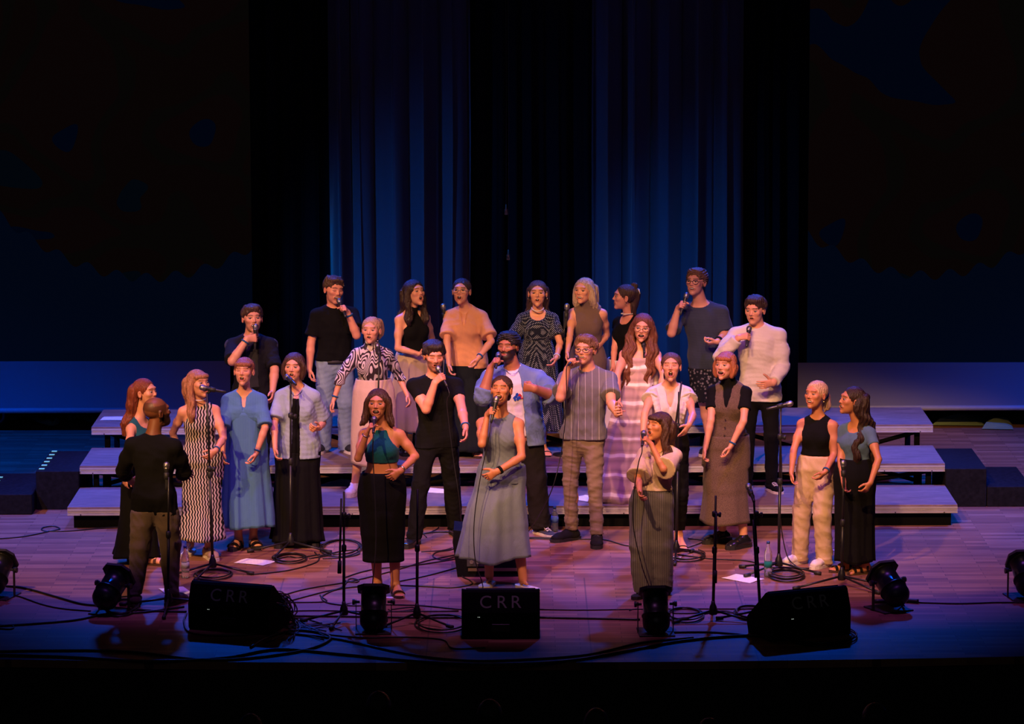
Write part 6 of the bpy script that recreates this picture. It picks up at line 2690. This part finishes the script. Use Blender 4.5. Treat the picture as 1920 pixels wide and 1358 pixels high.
        MB().tube([c + v3(0, 0, .03), v3(c[0], c[1], c[2] + (top[2] - c[2]) * .5)], .0115, 8).build('lower_pole', st, e, c, True)
        MB().tube([v3(c[0], c[1], c[2] + (top[2] - c[2]) * .5), top], .008, 8).build('upper_pole', plain('stand_chrome', (.45, .45, .47), .3, .8) if px in (833,) else st, e, c, True)
        MB().lathe(v3(c[0], c[1], c[2] + (top[2] - c[2]) * .5 - .03), (0, 0, 1), [(0, .014), (.01, .02), (.05, .02), (.06, .012)], 10).build('height_clutch', rb, e, c, True)
        h = aty(mic[0], mic[1], c[1] + mic[4])
        t = aty(mic[2], mic[3], c[1] + mic[5])
        ax = nrm(h - t)
        m_ = empty('microphone', h, mic[6], 'microphone', 'microphones on stands')
        mic_shape(h, ax, parent=m_, origin=h)
        MB().lathe(h - ax * .115, ax, [(0, .017), (.002, .020), (.05, .023), (.052, .018)], 10).build('mic_clip', rb, e, c, True)
        MB().tube([h - ax * .09, top], .009, 8).build('clip_joint', rb, e, c, True)

    # ---- hand-held microphones and their leads
    who = ['young man in the black overshirt', 'man in black tee and jeans', None, None, None, None, None, 'tall man in slate sweater', 'man in the white long sleeved tee', None,
           'man in black tee covering his mouth', 'bearded man in denim shirt', 'man in striped grey tee', None, None, None, None, None, None, None, None,
           'woman in teal halter top', 'woman in grey-blue dress', 'woman in cream wide sleeve blouse']
    leads = {10: [(838, 760, 1.5), (850, 860, .7), (862, 945, .3), (864, 1012, .01), (840, 1030, .01), (790, 1035, .01)],
             11: [], 12: [(1062, 760, 0), (1052, 850, 0), (1030, 930, 0), (985, 1005, .01), (960, 1025, .01)],
             21: [(699, 850, 0), (703, 930, 0), (705, 1010, 0), (700, 1080, 0), (690, 1122, .01), (640, 1135, .01)],
             22: [(915, 830, 0), (900, 900, 0), (889, 980, 0), (891, 1050, 0), (905, 1106, .01), (870, 1120, .01)],
             23: [(1197, 870, 0), (1188, 930, 0), (1188, 990, 0), (1203, 1060, 0), (1222, 1128, .01), (1180, 1145, .01)]}
    for i, p in enumerate(PEOPLE):
        for sd, (mh, ax) in p.mics.items():
            e = empty('handheld_microphone', mh, 'microphone held up by the ' + who[i], 'microphone', 'hand-held microphones')
            mic_shape(mh, ax, parent=e, origin=mh)
            tail = mh - ax * .205
            if leads.get(i):
                pts = [tail, tail - ax * .05 + v3(0, -.01, -.03)]
                for (px, py, z) in leads[i]:
                    if z == .01:
                        pts.append(atz(px, py, .007))
                    else:
                        pts.append(aty(px, py, min(tail[1], p.Y - .30)))
                cable(pts, 'microphone lead hanging from the ' + who[i], r=.0045, world=True, group='microphone leads')

    # ---- microphones hung above the choir
    m = MB()
    for px, py in ((949, 397), (953, 482)):
        c = aty(px, py, 2.5)
        e = empty('hanging_microphone', c, 'small brass coloured microphone hanging on a thin cord, %s of two' % ('upper' if py < 420 else 'lower'), 'microphone')
        br = plain('brass', (.35, .25, .12), .4, .7)
        MB().lathe(c - v3(0, 0, .03), (0, 0, 1), [(0, .012), (.004, .018), (.05, .018), (.058, .008), (.10, .006)], 10).build('capsule', br, e, c, True)
        a = aty(946 if py < 420 else 951, -60, 2.5)
        MB().tube([c + v3(0, 0, .06), (c + a) / 2 + v3(.01, 0, 0), a + v3(0, 0, 6)], .0022, 5).build('cord', plain('cord_brown', (.05, .04, .03), .7), e, c)

    # ---- paper and bottles
    paper(478, 1055, 62, 'white song sheet on the floor in front of the blue dress')
    paper(1393, 1086, 50, 'white song sheet on the floor left of the tall water bottle')
    paper(332, 1112, 20, 'blue lit song sheet between the bald man and the left monitor', w=.21, h=.40)
    paper(220, 786, 84, 'white song sheet lying on the top riser at far left', .6, .21, .30)
    paper(1102, 936, 40, 'small paper sheet on the bottom tier behind the beige trousers', .2)
    paper(820, 921, 70, 'paper sheet on the bottom tier behind the man in black', .2)
    paper(1252, 1048, 80, 'crumpled paper sheet under the coiled cable at the white blouse', 0, .18, .22)
    bottle(348, 1084, 'clear water bottle standing behind the left floor monitor', .27, label_col=(150, 150, 165))
    bottle(1440, 1082, 'clear water bottle with teal label and blue cap near the jeans', .30, label_col=(20, 110, 110))
    bottle(1040, 997, 'clear water bottle behind the shoe of the bearded man', .22, label_col=(70, 100, 160))
    for px, py in ((731, 1121), (1441, 1121), (1560, 1032), (262, 1098)):
        c = atz(px, py, 0)
        o = MB().box((c[0] - .03, c[1] - .02, .0), (c[0] + .03, c[1] + .02, .002)).build('tape_mark', plain('white_tape', (.8, .78, .8), .6))
        tag(o, {731: 'white tape mark left of the centre monitor', 1441: 'white tape mark beside the right monitor', 1560: 'white tape mark behind the long haired woman', 262: 'white tape mark between the bald man\'s feet'}[px], 'tape')

    # ---- cables on the floor
    C = cable
    C([(-30, 1012), (40, 1007), (95, 996), (112, 992), (100, 987), (80, 990), (84, 996), (130, 996), (200, 990), (300, 985)], 'cable with one loop running along the front left of the risers')
    C([(-20, 1098), (40, 1102), (100, 1118), (150, 1132), (185, 1136), (240, 1142), (300, 1146), (350, 1147)], 'cable from the left edge past the lantern to the left monitor', r=.009)
    C([(-20, 1175), (60, 1170), (140, 1163), (200, 1152), (270, 1148), (345, 1138)], 'cable crossing in front of the left lantern', r=.009)
    C([(10, 1112), (40, 1120), (80, 1134), (120, 1142), (170, 1146)], 'thin cable left of the lantern')
    C([(-10, 1178), (20, 1180), (24, 1174), (0, 1172)], 'short loop at the left picture edge')
    C([(-20, 1222), (100, 1220), (240, 1222), (400, 1238), (560, 1222), (620, 1196), (560, 1182), (500, 1196), (470, 1214)], 'thick cable along the stage edge at left', r=.010)
    C([(-20, 1228), (120, 1232), (280, 1240), (420, 1234), (520, 1218), (640, 1227), (780, 1240), (920, 1246), (1060, 1240), (1180, 1220), (1280, 1202), (1400, 1192), (1500, 1196), (1560, 1188)], 'long thick cable sweeping along the whole stage front', r=.011)
    C([(500, 1205), (560, 1180), (600, 1188), (680, 1196), (760, 1195), (830, 1200), (850, 1216), (910, 1215)], 'cable meandering below the empty straight stand')
    C([(490, 1185), (560, 1190), (640, 1200), (760, 1226), (860, 1238), (960, 1238), (1100, 1228), (1200, 1206), (1300, 1196)], 'second long cable beside the stage edge', r=.009)
    C([(350, 1150), (345, 1168), (360, 1188), (430, 1192), (500, 1186), (545, 1170)], 'cable lying around the foot of the left monitor', r=.008)
    C([(540, 1146), (600, 1145), (700, 1147), (860, 1146)], 'straight cable left of the centre monitor')
    C([(1010, 1143), (1100, 1144), (1250, 1142), (1420, 1142)], 'straight thin cable right of the centre monitor')
    C([(540, 1155), (650, 1156), (760, 1158), (870, 1158)], 'lower straight cable left of the centre monitor', r=.009)
    C([(1010, 1158), (1120, 1160), (1200, 1162)], 'thick straight cable right of the centre monitor', r=.009)
    C([(520, 1120), (560, 1108), (600, 1100), (660, 1090), (740, 1070), (800, 1052), (858, 1040)], 'cable rising from the left monitor towards the man in black')
    C([(540, 1128), (600, 1112), (640, 1102), (655, 1086), (672, 1088), (668, 1092), (650, 1090), (648, 1083), (700, 1068), (780, 1060), (858, 1048)], 'cable with a small loop left of the teal soloist')
    C([(740, 1092), (800, 1080), (860, 1064)], 'cable behind the legs of the teal soloist')
    C([(738, 1097), (800, 1100), (850, 1102), (884, 1096), (880, 1088), (866, 1080), (868, 1060)], 'cable hooking up into the lit sockets')
    C([(545, 1130), (610, 1128), (605, 1118), (640, 1104), (720, 1097)], 'cable looping under the empty stand at left')
    C([(600, 1116), (612, 1130), (660, 1136), (720, 1134), (790, 1136), (850, 1142), (880, 1144)], 'cable passing under the lantern to the centre monitor')
    C([(735, 1143), (770, 1139), (776, 1143), (740, 1147), (728, 1143)], 'flat cable loop right of the teal soloist\'s sandal', r=.005)
    C([(580, 1048), (620, 1040), (600, 1030), (615, 1018), (650, 1012), (676, 1020), (660, 1036), (625, 1040)], 'loose cable loops left of the teal soloist, upper')
    C([(605, 1048), (640, 1046), (672, 1040), (668, 1032), (640, 1034), (600, 1042), (590, 1036)], 'loose cable loops left of the teal soloist, lower')
    C([(470, 1078), (540, 1070), (590, 1056), (600, 1044)], 'cable from the left stand to the black trousers')
    C([(510, 1052), (540, 1044), (560, 1046), (600, 1040)], 'cable around the foot of the shirt woman\'s stand')
    C([(860, 1042), (830, 1050), (812, 1044), (818, 1036), (842, 1032), (862, 1026)], 'double loop of cable in front of the man in black')
    C([(760, 1010), (800, 1000), (840, 998), (870, 1004), (940, 1010), (1000, 1008), (1060, 1010)], 'cable along the riser front at centre')
    C([(800, 1008), (790, 994), (810, 984), (822, 990), (800, 1000), (780, 996)], 'tangled cable behind the man in black trousers', r=.005)
    C([(990, 1010), (1060, 1012), (1130, 1012), (1180, 1024), (1250, 1022)], 'cable passing behind the beige trousers')
    C([(1270, 1040), (1330, 1048), (1400, 1052), (1450, 1064), (1520, 1066)], 'cable from the white blouse stand to the water bottle')
    C([(1275, 1032), (1310, 1020), (1318, 1014), (1290, 1010)], 'cable beside the open heeled sandal', r=.005)
    C([(1464, 780, 1.3), (1463, 790, 1.28), (1466, 900, .75), (1462, 960, .5), (1475, 1040, .1), (1500, 1068, .01)], 'microphone lead running down the tall stand at right', r=.0045)
    C([(1260, 1150), (1300, 1150), (1360, 1146), (1400, 1158), (1430, 1160)], 'cable by the empty stand on the right')
    C([(1250, 1162), (1290, 1158), (1330, 1150), (1380, 1150), (1396, 1162)], 'lower cable by the empty stand on the right')
    C([(1720, 1130), (1800, 1132), (1870, 1130), (1940, 1130)], 'cable from the right lantern to the right edge', r=.007)
    C([(1640, 1128), (1690, 1126), (1722, 1128)], 'thick plug lead at the right lantern', r=.018)
    C([(1250, 1186), (1340, 1186), (1440, 1196), (1480, 1200)], 'cable running up to the coil under the right monitor', r=.008)
    rngc = np.random.RandomState(12)
    tang = MB()
    for i in range(16):
        x0, y0 = 515 + rngc.uniform(0, 12), 1108 + rngc.uniform(0, 30)
        pts = [(x0, y0, .30 - .01 * i), (x0 + 10 + rngc.uniform(0, 10), y0 + 4, .22), (x0 + 18 + rngc.uniform(0, 14), y0 + 25 + rngc.uniform(-5, 8), .05), (x0 + 10 + rngc.uniform(-10, 40), 1165 + rngc.uniform(-8, 14), .01), (x0 + rngc.uniform(20, 120), 1180 + rngc.uniform(-12, 22), .01)]
        tang.tube(spline([atz(*q) for q in pts], 7), .0055, 6)
    tag(fix_normals(tang.build('cable_tangle', plain('cable_black', (.010, .010, .011), .45), smooth=True)), 'dense tangle of black cables spilling from the right side of the left floor monitor', 'cable', None, 'stuff')
    coil(1285, 1045, .16, 'coiled cable below the open heeled sandal', 3.2, ry=.22)
    coil(1475, 1082, .14, 'coiled cable between the legs of the tall right stand', 5, ry=.22)
    coil(1540, 1196, .26, 'coiled cable under the right floor monitor', 4, ry=.32)
    coil(830, 1172, .20, 'coiled cable between straight stand and centre monitor', 3, ry=.3)
    coil(1410, 1152, .13, 'coiled cable left of the right floor monitor', 3, ry=.25)
    coil(1285, 1156, .14, 'coiled cable right of the pinstripe trousers\' lantern', 3, ry=.25)
    coil(545, 1050, .13, 'coiled cable under the shirt woman\'s stand', 3, ry=.2)
    coil(400, 1080, .15, 'coiled cable behind the left floor monitor', 3, ry=.2)
    coil(640, 1030, .17, 'coiled cable left of the long black skirt', 2.6, ry=.35)
    coil(230, 1142, .12, 'coiled cable beneath the left lantern', 3.4, ry=.3)


def build_audience():
    """the tops of the front row's heads, unlit"""
    for i, (px, py, lb) in enumerate([(710, 1330, 'person'), (918, 1345, 'person'), (1118, 1362, 'person'), (470, 1372, 'person'), (1330, 1380, 'person'), (1640, 1352, 'person')]):
        y = -8.6 - .1 * (i % 3)
        c = aty(px, py, y)
        e = empty('person', v3(c[0], y, -1.15), 'seated audience member in dark clothes, %s silhouette along the bottom edge' % ['second', 'third', 'fourth', 'first', 'fifth', 'sixth'][i], 'person', 'audience in the front row')
        f = Field(c - v3(.36, .35, .9), c + v3(.36, .35, .2), .022)
        I = np.eye(3)
        f.ell(c, I, (.077, .095, .11), .01)
        f.cone(c - v3(0, 0, .06), c - v3(0, 0, .19), .055, .06, .03)
        f.cone(c - v3(.15, 0, .27), c - v3(-.15, 0, .27), .07, .07, .05)
        f.cone(c - v3(0, 0, .25), c - v3(0, 0, .72), .13, .12, .06, L=v3(1, 0, 0), wa=.19, wb=.17)
        for q in (-1, 1):
            f.cone(c + v3(.18 * q, 0, -.28), c + v3(.23 * q, .02, -.56), .055, .045, .03)
            f.cone(c + v3(.23 * q, .02, -.56), c + v3(.12 * q, .24, -.62), .042, .03, .03)
            f.ell(c + v3(.077 * q, .0, -.01), I, (.012, .02, .03), .008)
        V, Q = f.mesh()
        o = link_mesh('body', V, Q, fabric('audience_black', (14, 14, 16)), e, v3(c[0], y, -1.15))
        f = Field(c - v3(.14, .15, .16), c + v3(.14, .15, .16), .012)
        f.ell(c + v3(0, -.005, .012), I, (.086, .104, .112), .01)
        f.plane(c - v3(0, 0, .07), v3(0, .3, -1))
        V, Q = f.mesh()
        link_mesh('hair', V, Q, hair_mat('hair_audience', (30, 22, 18)), e, v3(c[0], y, -1.15))
        # the seat that carries the listener
        s_ = empty('auditorium_seat', v3(c[0], y, -1.15), 'dark auditorium seat under the %s front row listener' % ['second', 'third', 'fourth', 'first', 'fifth', 'sixth'][i], 'seat', 'front row seats')
        zc = c[2] - .72
        ft = plain('seat_fabric', (.012, .008, .008), .9)
        MB().box((-.24, -.20, zc - .10 + 1.15), (.24, .30, zc - .03 + 1.15), .02).build('seat_cushion', ft, s_)
        MB().box((-.24, -.28, zc - .1 + 1.15), (.24, -.21, zc + .50 + 1.15), .02).build('backrest', ft, s_)
        for q in (-1, 1):
            MB().box((q * .26 - .02, -.25, 0), (q * .26 + .02, .2, zc + .14 + 1.15), .008).build('armrest', ft, s_)


build_stage()
PEOPLE = build_people()
build_props()
build_audience()
